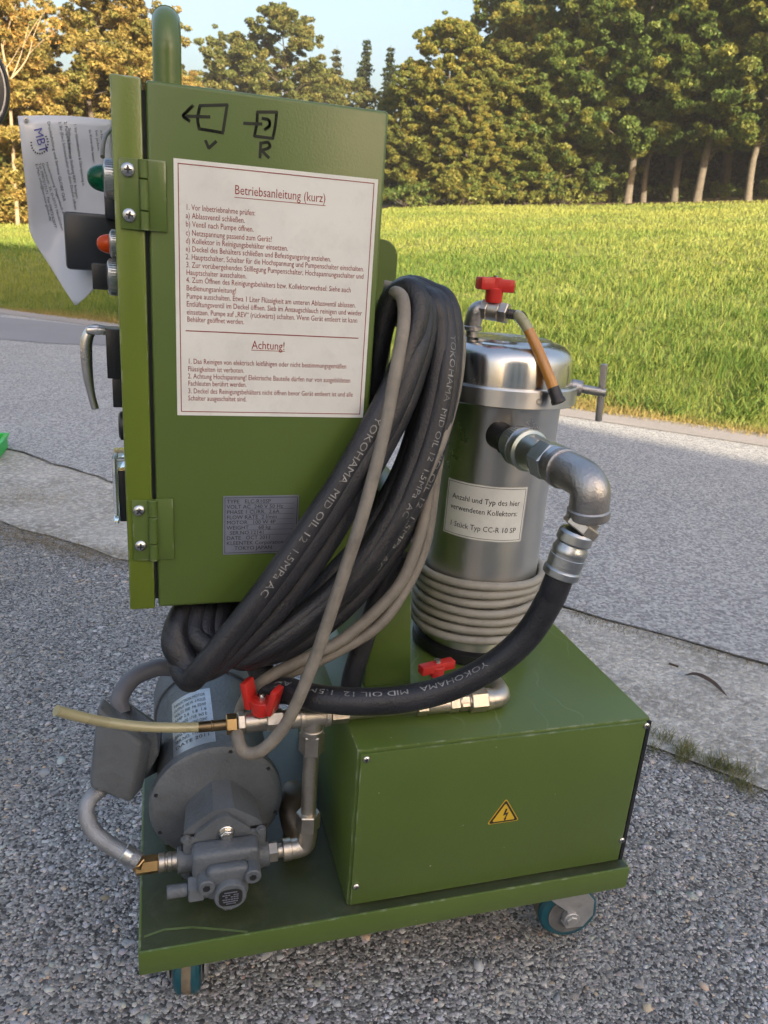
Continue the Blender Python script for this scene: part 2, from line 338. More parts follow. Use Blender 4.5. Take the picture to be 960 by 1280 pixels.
M_conc = ground_mat('concrete_gutter', (.30, .285, .25), (.47, .45, .41), (.54, .52, .48), 4, 60, .7, 240, .9, vor=120, vc=(.78, 1.15))
M_shoulder = ground_mat('shoulder_strip', (.25, .23, .215), (.29, .265, .25), (.32, .29, .275), 2, 60, .3, 240, .9)
M_earth = ground_mat('meadow_ground', (.115, .15, .03), (.165, .18, .042), (.195, .19, .06), .35, 9, .6, 30, .95)
M_dirt = ground_mat('dry_soil', (.12, .09, .055), (.19, .15, .10), (.25, .21, .15), 9, 70, .8, 260, .95)

def polar_sheet():
    rs = np.concatenate([np.linspace(0, 12, 49), np.linspace(12.4, 40, 70), np.linspace(41, 130, 60), [180, 260, 420, 800, 1500]])
    na = 360; A = np.radians(np.arange(na)); vs = []
    X = CAM.x + rs[:, None] * np.sin(A)[None]; Y = CAM.y + rs[:, None] * np.cos(A)[None]; Z = terrain(X, Y) - .016
    vs = np.stack([X, Y, Z], -1).reshape(-1, 3); fs = []
    for i in range(len(rs) - 1):
        for j in range(na):
            k = (j + 1) % na; fs.append((i * na + j, i * na + k, (i + 1) * na + k, (i + 1) * na + j))
    me = bpy.data.meshes.new('meadow'); me.from_pydata(vs.tolist(), [], fs); me.update()
    return tag(link('meadow', me, M_earth), kind='structure')
polar_sheet()
def resample(poly, step=.12, lo=-6, hi=6):
    out = []
    for a, b in zip(poly, poly[1:]):
        n = max(1, int((b - a).length / step)) if max(abs(a.x), abs(a.y)) < 12 and max(abs(b.x), abs(b.y)) < 15 else 6
        out += [a.lerp(b, i / n) for i in range(n)]
    return out + [poly[-1]]
def wob(p, amp, f): return amp * (math.sin(p.x * f + p.y * .6 * f) + .6 * math.sin(p.x * 2.7 * f + 1.3) + .5 * math.sin(p.y * 5.3 * f + .7) + .5 * math.sin(p.x * 11 * f + 2) * math.sin(p.y * 7 * f))
def strip(name, A, B, z, m, ampa=0.0, ampb=0.0, cols=1):
    """sheet between two polylines that keep equal counts, edges a little ragged"""
    n = 220
    def res(P):
        L = [0]
        for a, b in zip(P, P[1:]): L.append(L[-1] + (b - a).length)
        mid = L[4]; ts = [mid + math.copysign(abs(u) ** 2.2, u) * (L[-1] - mid if u > 0 else mid) for u in np.linspace(-1, 1, n)]
        o = []
        for t in ts:
            i = min(len(P) - 2, max(0, int(np.searchsorted(L, t)) - 1)); o.append(P[i].lerp(P[i + 1], (t - L[i]) / (L[i + 1] - L[i])))
        return o
    a = res(A); b = res(B); vs = []; fs = []
    for p, q in zip(a, b):
        d = (q - p).normalized(); p2 = p + d * wob(p, ampa, 9); q2 = q + d * wob(q, ampb, 9)
        for k in range(cols + 1): r = p2.lerp(q2, k / cols); vs.append((r.x, r.y, z))
    c = cols + 1
    for i in range(n - 1):
        for k in range(cols): fs.append((i * c + k, i * c + k + 1, (i + 1) * c + k + 1, (i + 1) * c + k))
    me = bpy.data.meshes.new(name); me.from_pydata(vs, [], fs); me.update()
    return tag(link(name, me, m, smooth=False), kind='structure')
off = lambda P, d: [p + V(.72, .69) * d for p in P]
MB().quad((-40, 40, -.008), (-40, -40, -.008), (40, -40, -.008), (33, -31, -.008), (4.4, -3.4, -.008), (1.5, 1.0, -.008), (-.1, 2.0, -.008), (-8, 9, -.008)).build('yard', M_yard, smooth=False)['kind'] = 'structure'
strip('concrete_gutter', GUT, NEAR, -.004, M_conc, .012, 0)
strip('road', NEAR, FAR, 0.0, M_road, .010, .02)
strip('road_shoulder', off(FAR, -.42), FAR, .004, M_shoulder, 0.004, .03)
# darker asphalt patch on the left of the road
pp = [at(-60, 423, 'z', .003), at(0, 424, 'z', .003), at(60, 429, 'z', .003), at(140, 432, 'z', .003), at(230, 436, 'z', .003), at(330, 437, 'z', .003), at(245, 421, 'z', .003), at(140, 411, 'z', .003), at(60, 402, 'z', .003), at(0, 396, 'z', .003), at(-60, 389, 'z', .003)]
MB().quad(*pp).build('road_patch', M_patch, smooth=False)['kind'] = 'structure'
# dark ragged crack filled with soil along the edge of the road
M_crack = mat('crack_soil', (.10, .09, .072), .95, 0, .3, 30)
strip('road_crack', off(NEAR, -.004), off(NEAR, .001), .003, M_crack, .012, .011)

# aggregate: stones half sunk in the old asphalt
def vcol_mat(name, rough=.8, transl=0.0, spec=.3, bump=0):
    m = bpy.data.materials.new(name); m.use_nodes = True; N, L = nodes_of(m); b = N['Principled BSDF']
    a = N.new('ShaderNodeAttribute'); a.attribute_name = 'tone'; L.new(a.outputs['Color'], b.inputs['Base Color'])
    b.inputs['Roughness'].default_value = rough; b.inputs['Specular IOR Level'].default_value = spec
    if transl:
        t = N.new('ShaderNodeBsdfTranslucent'); L.new(a.outputs['Color'], t.inputs[0]); x = N.new('ShaderNodeMixShader'); x.inputs[0].default_value = transl
        L.new(b.outputs[0], x.inputs[1]); L.new(t.outputs[0], x.inputs[2]); L.new(x.outputs[0], N['Material Output'].inputs[0])
    if bump:
        n = N.new('ShaderNodeTexNoise'); n.inputs['Scale'].default_value = 500; tc = N.new('ShaderNodeTexCoord'); L.new(tc.outputs['Object'], n.inputs['Vector'])
        bp = N.new('ShaderNodeBump'); bp.inputs['Strength'].default_value = bump; bp.inputs['Distance'].default_value = .002; L.new(n.outputs[0], bp.inputs['Height']); L.new(bp.outputs[0], b.inputs['Normal'])
    return m
def np_mesh(name, verts, faces, tone, m, parent=None, smooth=False):
    """verts (n,3), faces (m,k), tone (m,3) one colour per face"""
    me = bpy.data.meshes.new(name); n, k = faces.shape
    me.vertices.add(len(verts)); me.vertices.foreach_set('co', np.ascontiguousarray(verts, np.float32).ravel())
    me.loops.add(n * k); me.loops.foreach_set('vertex_index', np.ascontiguousarray(faces, np.int32).ravel())
    me.polygons.add(n); me.polygons.foreach_set('loop_start', np.arange(0, n * k, k, dtype=np.int32))
    me.update(calc_edges=True); me.validate()
    at_ = me.attributes.new('tone', 'FLOAT_COLOR', 'FACE'); at_.data.foreach_set('color', np.concatenate([tone, np.ones((n, 1))], 1).astype(np.float32).ravel())
    me.materials.append(m)
    if smooth: me.polygons.foreach_set('use_smooth', [True] * n)
    o = bpy.data.objects.new(name, me); COL.objects.link(o)
    if parent: par(o, parent)
    return o
def ico():
    b = bmesh.new(); bmesh.ops.create_icosphere(b, subdivisions=1, radius=1); b.verts.ensure_lookup_table()
    v = np.array([x.co[:] for x in b.verts]); f = np.array([[x.index for x in q.verts] for q in b.faces]); b.free(); return v, f
IV, IF = ico()
def stones(name, xs, ys, zs, size, tones, flat=.55, sink=.25, m=None):
    n = len(xs); k = len(IV)
    a = RNG.uniform(0, 2 * np.pi, n); sc = np.stack([size * RNG.uniform(.8, 1.35, n), size * RNG.uniform(.6, 1.05, n), size * flat * RNG.uniform(.7, 1.2, n)], 1)
    v = IV[None] * (1 + RNG.uniform(-.32, .25, (n, k, 1))) * sc[:, None]
    tx_ = RNG.normal(0, .22, n)[:, None]; v[:, :, 2] += v[:, :, 0] * tx_
    c, s = np.cos(a)[:, None], np.sin(a)[:, None]
    X = v[:, :, 0] * c - v[:, :, 1] * s + xs[:, None]; Y = v[:, :, 0] * s + v[:, :, 1] * c + ys[:, None]; Z = v[:, :, 2] + (zs - sink * size * flat)[:, None]
    vv = np.stack([X, Y, Z], -1).reshape(-1, 3); ff = (IF[None] + (np.arange(n) * k)[:, None, None]).reshape(-1, 3)
    return np_mesh(name, vv, ff, np.repeat(tones, len(IF), 0), m)
M_stone = vcol_mat('aggregate_stone', .8, 0, .3, .3)
def inside_yard(x, y):
    gx = np.array([p.x for p in GUT]); gy = np.array([p.y for p in GUT]); return y < np.interp(x, gx, gy) - .03
def cam_mask(x, y, mx=60):
    d = np.stack([x - CAM.x, y - CAM.y, -CAM.z + 0 * x], -1); dz = d @ np.array(CF); px = 480 + FPX * (d @ np.array(CR)) / dz; py = 640 - FPX * (d @ np.array(CU)) / dz
    return (dz > .1) & (px > -mx) & (px < 960 + mx) & (py < 1280 + mx)
N1 = 230000
x = RNG.uniform(-1.1, 1.6, N1); y = RNG.uniform(-.35, 2.2, N1); k = inside_yard(x, y) & cam_mask(x, y, 90) & (RNG.uniform(0, 1, N1) < 1.15 - .35 * np.hypot(x - .2, y + .2)); x = x[k]; y = y[k]
t = RNG.beta(2, 2.6, len(x))[:, None]; tint = np.array([[1, 1, 1.03]]) + RNG.normal(0, .03, (len(x), 3))
tones = (.19 + .40 * t) * tint; lf = (.5 + .5 * np.sin(x * 7 + 2 * np.sin(y * 5)) * np.sin(y * 6.3 + 1.7 * np.sin(x * 4)))[:, None]; tones = tones * (.82 + .26 * lf) * (np.array([[1.07, 1.0, .88]]) * (1 - lf) + np.array([[1.0, 1.0, 1.0]]) * lf); warm = RNG.uniform(0, 1, len(x)) < .05; tones[warm] *= np.array([1.25, 1.0, .78])
sA = [at(*q, 'z', 0) for q in ((660, 1188), (655, 1212), (632, 1240), (612, 1262), (594, 1310))]; dm = np.full(len(x), 9.0)
for a_, c_ in zip(sA, sA[1:]):
    e_ = np.array([c_.x - a_.x, c_.y - a_.y]); q_ = np.clip(((x - a_.x) * e_[0] + (y - a_.y) * e_[1]) / (e_ @ e_), 0, 1); dm = np.minimum(dm, np.hypot(x - a_.x - q_ * e_[0], y - a_.y - q_ * e_[1]))
mk = (np.clip(1.3 - dm / .021, 0, 1) * RNG.uniform(.4, 1, len(x)))[:, None]; tones = tones * (1 - mk) + np.array([[.50, .48, .44]]) * mk
tag(stones('gravel', x, y, np.full(len(x), -.008), np.where(RNG.uniform(0, 1, len(x)) < .0016, RNG.uniform(.007, .011, len(x)), np.exp(RNG.normal(math.log(.0029), .42, len(x)))), tones, .38, .52, M_stone), 'grey aggregate stones standing out of worn asphalt', kind='stuff')

# ================================================================== the cart
ZT, ZB, W_ = .142, .1076, .6387
CART = thing('oil_cleaning_cart', (.32, .2, 0), 'olive green wheeled oil cleaning machine with cabinet, steel tank, motor and hoses', 'machine')
def P_(name, mb, m, parent=CART, ang=35, label=None):
    o = mb.build(name, m, parent, ang)
    if label: o['label'] = label
    return o
# base tray: plate with folded lip all round
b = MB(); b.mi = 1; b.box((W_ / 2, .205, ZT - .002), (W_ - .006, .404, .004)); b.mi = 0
b.span((0, 0, ZB), (W_, .004, ZT), .0018); b.span((0, .406, ZB), (W_, .410, ZT), .0018); b.span((0, .0042, ZB), (.004, .4058, ZT), .0015); b.span((W_ - .004, .0042, ZB), (W_, .4058, ZT), .0015)
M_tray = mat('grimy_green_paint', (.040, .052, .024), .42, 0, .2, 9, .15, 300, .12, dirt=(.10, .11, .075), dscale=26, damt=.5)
base = P_('base_tray', b, [M_paint, M_tray])
# bright rub mark on the tray
b = MB(); pts = [at(x, y, 'z', ZT + .0006) for x, y in ((180, 1171), (205, 1162), (240, 1159), (280, 1162), (310, 1165))]
for p, q in zip(pts, pts[1:]): d = V(.0, .0016, 0); b.quad(p - d, q - d, q + d, p + d)
P_('rub_mark', b, mat('rubbed_paint', (.10, .14, .05), .5, 0, .2, 60), base)

# casters
M_hub = mat('grimy_hub', (.13, .13, .13), .6, .2, .3, 50, .2, 200, .1)
M_tread = mat('worn_tread', (.16, .13, .09), .8, 0, .3, 60, .3, 200)
def caster(x, y, ang, label=None):
    rot = Matrix.Rotation(ang, 3, 'Z'); O = V(x, y, 0); T = lambda p: O + rot @ Vector(p)
    r = .043; off_ = .028
    f = MB(); f.box(T((0, 0, ZT - .007)), (.085, .07, .005), rot, .002)
    f.cyl(T((0, 0, ZT - .012)), T((0, 0, ZT - .034)), .026, n=20)
    for s in (-1, 1):
        P = [T(p) for p in ((-.022, s * .024, ZT - .032), (.026, s * .024, ZT - .032), (off_ + .030, s * .024, .072), (off_ + .032, s * .024, r + .004), (off_ + .020, s * .024, r - .016), (off_ - .004, s * .024, r - .018), (off_ - .014, s * .024, r - .004), (off_ - .006, s * .024, r + .012), (-.002, s * .024, .074), (-.020, s * .024, .092))]
        f.prism(P, rot @ V(0, -s * .003, 0))
    f.box(T((0.002, 0, ZT - .034)), (.05, .05, .003), rot)
    fo = P_('caster', f, M_fork)
    wr = rot @ V(0, 1, 0); c = T((off_, 0, r))
    t = MB(); t.lathe(c - wr * .017, wr, [(0, r - .010), (.002, r - .003), (.006, r), (.028, r), (.032, r - .003), (.034, r - .010)], 36); P_('tyre', t, M_tyre, fo)
    t = MB(); t.lathe(c - wr * .006, wr, [(0, r - .002), (.0005, r + .0005), (.0115, r + .0005), (.012, r - .002)], 36); P_('tread', t, M_tread, fo)
    h = MB(); h.lathe(c - wr * .0185, wr, [(0, r - .012), (.002, r - .012), (.003, r - .018), (.008, .016), (.029, .016), (.034, r - .018), (.035, r - .012), (.037, r - .012)], 36); P_('wheel_hub', h, M_hub, fo)
    h = MB(); h.cyl(c - wr * .031, c + wr * .031, .0085, n=6, ch=.001); h.cyl(c - wr * .028, c + wr * .028, .012, n=16, ch=.001); P_('axle_bolt', h, M_fork, fo)
cw = at(703, 1143, 'y', .045)
caster(cw.x - .026, .050, math.radians(-8)); caster(.062, .102, math.radians(262)); caster(.07, .345, math.radians(200)); caster(.575, .345, math.radians(150))

# power box
BX0, BX1, BY, BY2, BZ = .2442, .6331, .0114, .375, .3712
b = MB(); b.span((BX0, BY + .0035, ZT + .001), (BX1, BY2, BZ), .004, 2); box = P_('power_box', b, M_paint_s)
b = MB(); b.span((BX0 + .004, BY - .0005, ZT + .006), (BX1 - .008, BY + .0032, BZ - .0035), .0008); P_('front_panel', b, M_paint, box)
b = MB(); b.span((BX1 - .0055, BY + .0005, ZT + .004), (BX1 - .0008, BY + .0034, BZ - .004)); P_('edge_strip', b, M_black, box)  # black strip along the right edge of the box front
def screw(p, d, r, parent, name='screw'):
    d = Vector(d).normalized(); p = Vector(p); s = MB(); s.lathe(p, d, [(0, r), (r * .28, r * .97), (r * .55, r * .72), (r * .68, r * .32)], 16)
    s.mi = 1; X = d.orthogonal().normalized(); Y = d.cross(X); Mx = Matrix((X, Y, d)).transposed(); a = random.uniform(0, 1.5); Rm = Mx @ Matrix.Rotation(a, 3, 'Z')
    s.box(p + d * r * .64, (r * 1.05, r * .22, r * .16), Rm); s.box(p + d * r * .645, (r * .22, r * 1.05, r * .16), Rm)
    return s.build(name, [M_screw, M_black], parent)
for px, py in ((458, 949), (808, 907), (445, 1108), (777, 1050)): screw(at(px, py, 'y', BY - .0006), (0, -1, 0), .0043, box)
# warning sign
wc = at(630, 1018, 'y', BY - .0007); s_ = .0345
tri = lambda k, r=0.0: [wc + V(k * s_ * math.cos(math.radians(a)), 0, k * s_ * math.sin(math.radians(a)) * .93) for a in (90, 210, 330)]
def rtri(k, n=5, rr=.16):
    pts = []
    for i, a in enumerate((90, 210, 330)):
        c = wc + V((k - rr * 2) * s_ * math.cos(math.radians(a)) * 1.0, 0, (k - rr * 2) * s_ * math.sin(math.radians(a)) * .95)
        for j in range(n): t = math.radians(a - 60 + 120 * j / (n - 1)); pts.append(c + V(rr * s_ * math.cos(t), 0, rr * s_ * math.sin(t)))
    return pts
b = MB(); b.mi = 0; b.prism(rtri(.74, rr=.06), (0, -.0004, 0)); b.mi = 1; b.prism([p + V(0, -.0004, 0) for p in rtri(.68, rr=.05)], (0, -.0003, 0)); b.mi = 0
b.prism([p + V(0, -.0007, 0) for p in rtri(.53, rr=.04)], (0, -.0003, 0))
b.mi = 1; z0 = V(0, -.001, 0) + wc; bolt = [(.02, .30), (.10, .28), (.045, .09), (.17, .13), (.075, -.14), (.115, -.125), (.05, -.25), (-.015, -.13), (.025, -.135), (.075, .035), (-.055, -.005)]
b.prism([z0 + V(x * s_ * .95, 0, (y - .02) * s_ * 1.0) for x, y in bolt], (0, -.0002, 0)); P_('warning_sign', b, [M_yellow, M_blackink], box, label='yellow warning triangle with black lightning bolt')

# control cabinet
KX0, KX1, KX2, KZ0, KZ1, KY, KY2 = .001, .0307, .2555, .5229, 1.0379, .10, .345
b = MB(); b.span((KX1, KY, KZ0), (KX2, KY2, KZ1), .0035, 3); cab = P_('control_cabinet', b, M_paint)
b = MB(); b.span((KX1 - .004, KY + .006, KZ0 + .008), (KX1 + .003, KY2 - .006, KZ1 - .008)); P_('door_gap_fill', b, M_black, cab)  # black filler standing in for the shade inside the door gap
b = MB(); b.span((KX0, KY - .001, KZ0 - .001), (KX1 - .0035, KY2 + .004, KZ1 + .001), .002, 2); door = P_('cabinet_door', b, M_door)
for (l0, t0, l1, b1, m0, m1, sc_) in ((148, 195, 208.5, 291, 174, 186, ((160, 212), (162, 269))), (164.5, 623, 217.5, 698, 185.5, 197.5, ((174, 638), (176, 682)))):
    a0 = at(l0, t0, 'y', KY); a1 = at(l1, b1, 'y', KY); xm0 = at(m0, (t0 + b1) / 2, 'y', KY).x; xm1 = at(m1, (t0 + b1) / 2, 'y', KY).x; zt_, zb_ = a0.z - .001, a1.z + .0005
    b = MB(); b.span((a0.x, KY - .0035, zb_), (xm0 + .002, KY - .0012, zt_), .0006); b.span((xm1 - .002, KY - .0030, zb_), (a1.x, KY - .0002, zt_ + .0006), .0006)
    h = P_('hinge', b, M_paint, cab)
    xm = (xm0 + xm1) / 2; rr = (xm1 - xm0) / 2 * .95
    for u, v in ((0, .27), (.285, .72), (.735, 1)):
        b = MB(); b.cyl((xm, KY - .004, zb_ + (zt_ - zb_) * u), (xm, KY - .004, zb_ + (zt_ - zb_) * v), rr, n=20, ch=.0006); P_('hinge_knuckle', b, M_paint, cab)
    for q in sc_: screw(at(*q, 'y', KY - .0036), (0, -1, 0), .0062, cab, 'hinge_screw')
# push handle: hoop of round tube on top of the cabinet
hx = .0500; P = [V(hx, .128, KZ1 - .01), V(hx, .128, KZ1 + .028)] + [V(hx, .128 + .028 * (1 - math.cos(t)), KZ1 + .028 + .030 * math.sin(t)) for t in np.linspace(.15, math.pi / 2, 9)] + [V(hx, .25, KZ1 + .058)] + [V(hx, .30 - .0 + .028 * math.sin(t), KZ1 + .028 + .030 * math.cos(t)) for t in np.linspace(.0, math.pi / 2 - .1, 8)] + [V(hx, .328, KZ1 + .02), V(hx, .328, KZ1 - .01)]
b = MB(); b.tube(spline(P, 3), .0128, 20); P_('push_handle', b, M_paint)

# instruction sheet
A4 = [at(*q, 'y', KY - .0004) for q in ((217, 198), (473.5, 224), (453, 521.5), (221.5, 519.5))]
x0, x1 = (A4[0].x + A4[3].x) / 2, (A4[1].x + A4[2].x) / 2; z1, z0 = (A4[0].z + A4[1].z) / 2, (A4[2].z + A4[3].z) / 2
b = MB(); b.span((x0, KY - .0007, z0), (x1, KY - .0001, z1)); sheet = P_('instruction_sheet', b, M_white)
b = MB(); e = .0036; t = .0008; yy = KY - .0009
for (a, c) in (((x0 + e, z0 + e), (x1 - e, z0 + e + t)), ((x0 + e, z1 - e - t), (x1 - e, z1 - e)), ((x0 + e, z0 + e + t), (x0 + e + t, z1 - e - t)), ((x1 - e - t, z0 + e + t), (x1 - e, z1 - e - t))):
    b.quad((a[0], yy, a[1]), (c[0], yy, a[1]), (c[0], yy, c[1]), (a[0], yy, c[1]))
def hline(b, p, q, h): 
    p = at(*p, 'y', yy); q = at(*q, 'y', yy); b.quad((p.x, yy, p.z), (q.x, yy, p.z), (q.x, yy, p.z + h), (p.x, yy, p.z + h))
hline(b, (232, 414), (448, 424), .0010); hline(b, (293, 247), (407, 256), .0006); hline(b, (314, 438), (356, 439.5), .0006)
P_('sheet_border', b, M_redink, sheet)
def planar(p, y): return lambda x, z: V(p.x + x, y, p.z + z)
TX = [("1. Vor Inbetriebnahme prüfen:", 232, 262, 319), ("a) Ablassventil schließen.", 232, 272.5, 306), ("b) Ventil nach Pumpe öffnen.", 232, 283, 317), ("c) Netzspannung passend zum Gerät?", 232, 294, 340),
      ("d) Kollektor in Reinigungsbehälter einsetzen.", 232, 304, 360), ("e) Deckel des Behälters schließen und Befestigungsring anziehen.", 232, 314, 414), ("2. Hauptschalter, Schalter für die Hochspannung und Pumpenschalter einschalten.", 232, 324, 455.5),
      ("3. Zur vorübergehenden Stilllegung Pumpenschalter, Hochspannungsschalter und", 232.5, 334, 455), ("Hauptschalter ausschalten.", 232.7, 343.5, 308), ("4. Zum Öffnen des Reinigungsbehälters bzw. Kollektorwechsel: Siehe auch", 232.7, 353, 439),
      ("Bedienungsanleitung!", 232.7, 363, 295), ("Pumpe ausschalten. Etwa 1 Liter Flüssigkeit am unteren Ablassventil ablassen.", 233, 373, 445), ("Entlüftungsventil im Deckel öffnen. Sieb im Ansaugschlauch reinigen und wieder", 233, 383, 453),
      ("einsetzen. Pumpe auf „REV“ (rückwärts) schalten. Wenn Gerät entleert ist kann", 233.3, 393, 447), ("Behälter geöffnet werden.", 233.7, 402, 305),
      ("1. Das Reinigen von elektrisch leitfähigen oder nicht bestimmungsgemäßen", 234.7, 454.5, 433), ("Flüssigkeiten ist verboten.", 234.7, 464, 305), ("2. Achtung Hochspannung! Elektrische Bauteile dürfen nur von ausgebildeten", 234.7, 473, 438),
      ("Fachleuten berührt werden.", 235, 482, 308), ("3. Deckel des Reinigungsbehälters nicht öffnen bevor Gerät entleert ist und alle", 235, 491.5, 441), ("Schalter ausgeschaltet sind.", 235, 500.5, 308)]
L_ = []
for s, px, py, pe in TX:
    p = at(px, py, 'y', yy); q = at(pe, py, 'y', yy); L_.append((s, .0074, planar(p, yy), q.x - p.x))
for s, px, py, pe in (("Betriebsanleitung (kurz)", 293, 242.5, 407), ("Achtung!", 314.5, 436, 355.5)):
    p = at(px, py, 'y', yy); q = at(pe, py, 'y', yy); L_.append((s, .0118, planar(p, yy), q.x - p.x))
lettering('sheet_lettering', L_, M_redink, sheet)
# marker drawings on the cabinet
def stroke(b, pix, w, y):
    P = [at(*q, 'y', y) for q in pix]
    if len(P) > 2: P = spline(P, 4)
    for p, q in zip(P, P[1:]):
        d = (q - p); 
        if d.length < 1e-6: continue
        d.normalize(); nrm = V(-d.z, 0, d.x) * w; e_ = d * w * .5; b.quad(p - nrm - e_, q - nrm + e_, q + nrm + e_, p + nrm - e_)
ym = KY - .00035
b = MB()
for k, s in enumerate((((250, 132), (284, 131)), ((284, 131), (279, 164)), ((279, 166), (262, 163), (249, 161)), ((249, 161), (247, 148), (250, 132)), ((262, 146), (230, 145)), ((241, 132), (234, 139), (229, 145), (237, 151)), ((257, 176), (261, 185)), ((261, 185), (270, 177)))): stroke(b, s, .0013, ym - k * .00002)
P_('marker_drawing', b, M_marker, label='hand drawn square with an arrow to the left and a V')
b = MB()
for k, s in enumerate((((322, 140), (346, 140)), ((346, 140), (344, 158), (341, 173)), ((341, 173), (318, 170)), ((318, 170), (321, 155), (322, 140)), ((305, 154), (327, 155)), ((328, 148), (336, 150), (337, 157), (331, 162)), ((326, 178), (325, 197)), ((326, 179), (335, 178), (337, 184), (327, 188)), ((327, 188), (336, 197)))): stroke(b, s, .0013, ym - k * .00002)
P_('marker_drawing', b, M_marker, label='hand drawn square with an arrow into it and an R')
# rating plate of the cabinet
a0 = at(279, 620, 'y', KY); a1 = at(369, 690, 'y', KY)
b = MB(); b.span((a0.x, KY - .0008, a1.z), (a1.x + .002, KY - .0001, a0.z)); npl = P_('rating_plate', b, M_plate)
b = MB(); yn = KY - .00095; bb = (a0.x + .0016, a1.z + .0018, a1.x + .0004, a0.z - .0018); t = .0005
for q in ((bb[0], bb[1], bb[2], bb[1] + t), (bb[0], bb[3] - t, bb[2], bb[3]), (bb[0], bb[1] + t, bb[0] + t, bb[3] - t), (bb[2] - t, bb[1] + t, bb[2], bb[3] - t)): b.quad((q[0], yn, q[1]), (q[2], yn, q[1]), (q[2], yn, q[3]), (q[0], yn, q[3]))
P_('plate_border', b, M_blackink, npl)
rows = ["TYPE   ELC-R10SP", "VOLT AC  240 V 50 Hz", "PHASE 1 CURR.  2.6A", "FLOW RATE  2 l/min", "MOTOR   100 W 4P", "WEIGHT      68 kg", "  SER.NO.12141", "DATE   OCT 2011", "KLEENTEK Corporation", "     TOKYO JAPAN"]
L_ = []; step = (bb[3] - bb[1] - .004) / len(rows)
for i, s in enumerate(rows): L_.append((s, .0062, planar(V(bb[0] + .002, 0, bb[3] - .0065 - step * i), yn), None))
lettering('plate_lettering', L_, M_blackink, npl)
b = MB(); zz = bb[3] - .0075
for i in range(7): b.quad((bb[0] + .024, yn, zz - step * i), (bb[2] - .004, yn, zz - step * i), (bb[2] - .004, yn, zz - step * i + .0003), (bb[0] + .024, yn, zz - step * i + .0003))
P_('plate_rules', b, M_blackink, npl)

# column that carries cabinet and hoses
cx1 = .349
b = MB(); b.hexa([V(.285, .142, BZ + .0005), V(cx1, .142, BZ + .0005), V(cx1, .330, BZ + .0005), V(.285, .330, BZ + .0005), V(.285, .142, .64), V(.327, .142, .64), V(.327, .330, .64), V(.285, .330, .64)], .002)
P_('column', b, M_paint)
b = MB(); xr, zr = .3445, .926; pol = [V(.252, .334, .60), V(xr, .334, .60)] + [V(xr - .022 + .022 * math.cos(t), .334, zr - .022 + .022 * math.sin(t)) for t in np.linspace(0, math.pi / 2, 8)] + [V(.252, .334, zr)]
b.prism(pol, (0, .005, 0)); P_('rear_plate', b, M_paint)
b = MB(); b.tube([V(.312, .334, .838), V(.312, .125, .838)], .012, 14); P_('hose_hook', b, M_paint)

# ---- things on the door (left side)
def knurled(o, ax, prof, n=40): return MB().lathe(o, ax, prof, n)
dx = KX0
def lamp(cen, yv, r, mlens, hgt, wb):
    c = at(*cen, 'y', yv); c.x = dx
    b = MB(); b.lathe(c, (-1, 0, 0), [(0, r * 1.35), (.002, r * 1.35), (.003, r * 1.42), (wb, r * 1.42), (wb + .0015, r * 1.2), (wb + .002, r * 1.02)], 40)
    for i in range(40):
        a = 2 * math.pi * i / 40; b.box(c + V(-wb * .55, r * 1.42 * math.cos(a), r * 1.42 * math.sin(a)), (wb * .75, .0012, .0012), Matrix.Rotation(a, 3, 'X'))
    l = P_('pilot_lamp', b, M_zinc)
    b = MB(); b.lathe(c + V(-wb, 0, 0), (-1, 0, 0), [(0, r)] + [(hgt * math.sin(t), r * math.cos(t) ** .75) for t in np.linspace(.15, math.pi / 2, 10)], 28); P_('lamp_lens', b, mlens, l); return l
lamp((118, 222), .160, .0125, M_lensg, .017, .010)['label'] = 'pilot lamp with green dome'
lamp((124, 304), .160, .0095, M_lenso, .014, .007)['label'] = 'pilot lamp with amber dome'
# large black selector beyond, and small selector with ribbed collar
c = at(127, 303, 'y', .26); b = MB(); b.span((c.x - .036, .235, c.z - .030), (dx - .001, .29, c.z + .029), .004); b.span((dx - .016, .225, c.z + .024), (dx - .0005, .30, c.z + .058), .003); P_('main_switch', b, M_grey_pl)
c = at(133, 346, 'y', .155); c.x = dx
b = MB(); b.lathe(c, (-1, 0, 0), [(0, .0165), (.002, .0165), (.003, .0172), (.010, .0172), (.0115, .015)], 40)
for i in range(40):
    a = 2 * math.pi * i / 40; b.box(c + V(-.006, .0172 * math.cos(a), .0172 * math.sin(a)), (.007, .0012, .0012), Matrix.Rotation(a, 3, 'X'))
sw = P_('selector_switch', b, M_zinc)
b = MB(); b.span((c.x - .026, c.y - .007, c.z - .0125), (c.x - .0115, c.y + .007, c.z + .0125), .0015); P_('selector_knob', b, M_black, sw)
# door latch: black escutcheon with chromed lever
c = at(136, 455, 'y', .20); zt_ = at(130, 409, 'y', .2).z; zm_ = at(130, 470, 'y', .2).z; zb_ = at(135, 506, 'y', .2).z
b = MB(); b.span((dx - .018, .183, zm_), (dx - .0005, .217, zt_), .0012); b.span((dx - .0135, .185, zb_), (dx - .0005, .215, zm_ - .0002), .0012); lt = P_('door_latch', b, M_black)
Lp = [at(*q, 'y', .2) for q in ((133, 412), (116, 412), (108.5, 425), (108, 445), (110, 470), (114, 492), (119, 511))]
sp = spline(Lp, 4); n_ = len(sp); b = MB(); b.tube(sp, [.0042 + .0022 * math.sin(math.pi * min(1, i / n_ * 1.25)) for i in range(n_)], 16); b.span((at(108, 412, 'y', .2).x, .191, at(110, 417, 'y', .2).z), (dx - .017, .209, at(110, 408, 'y', .2).z), .002); P_('latch_lever', b, M_chrome, lt, ang=50)
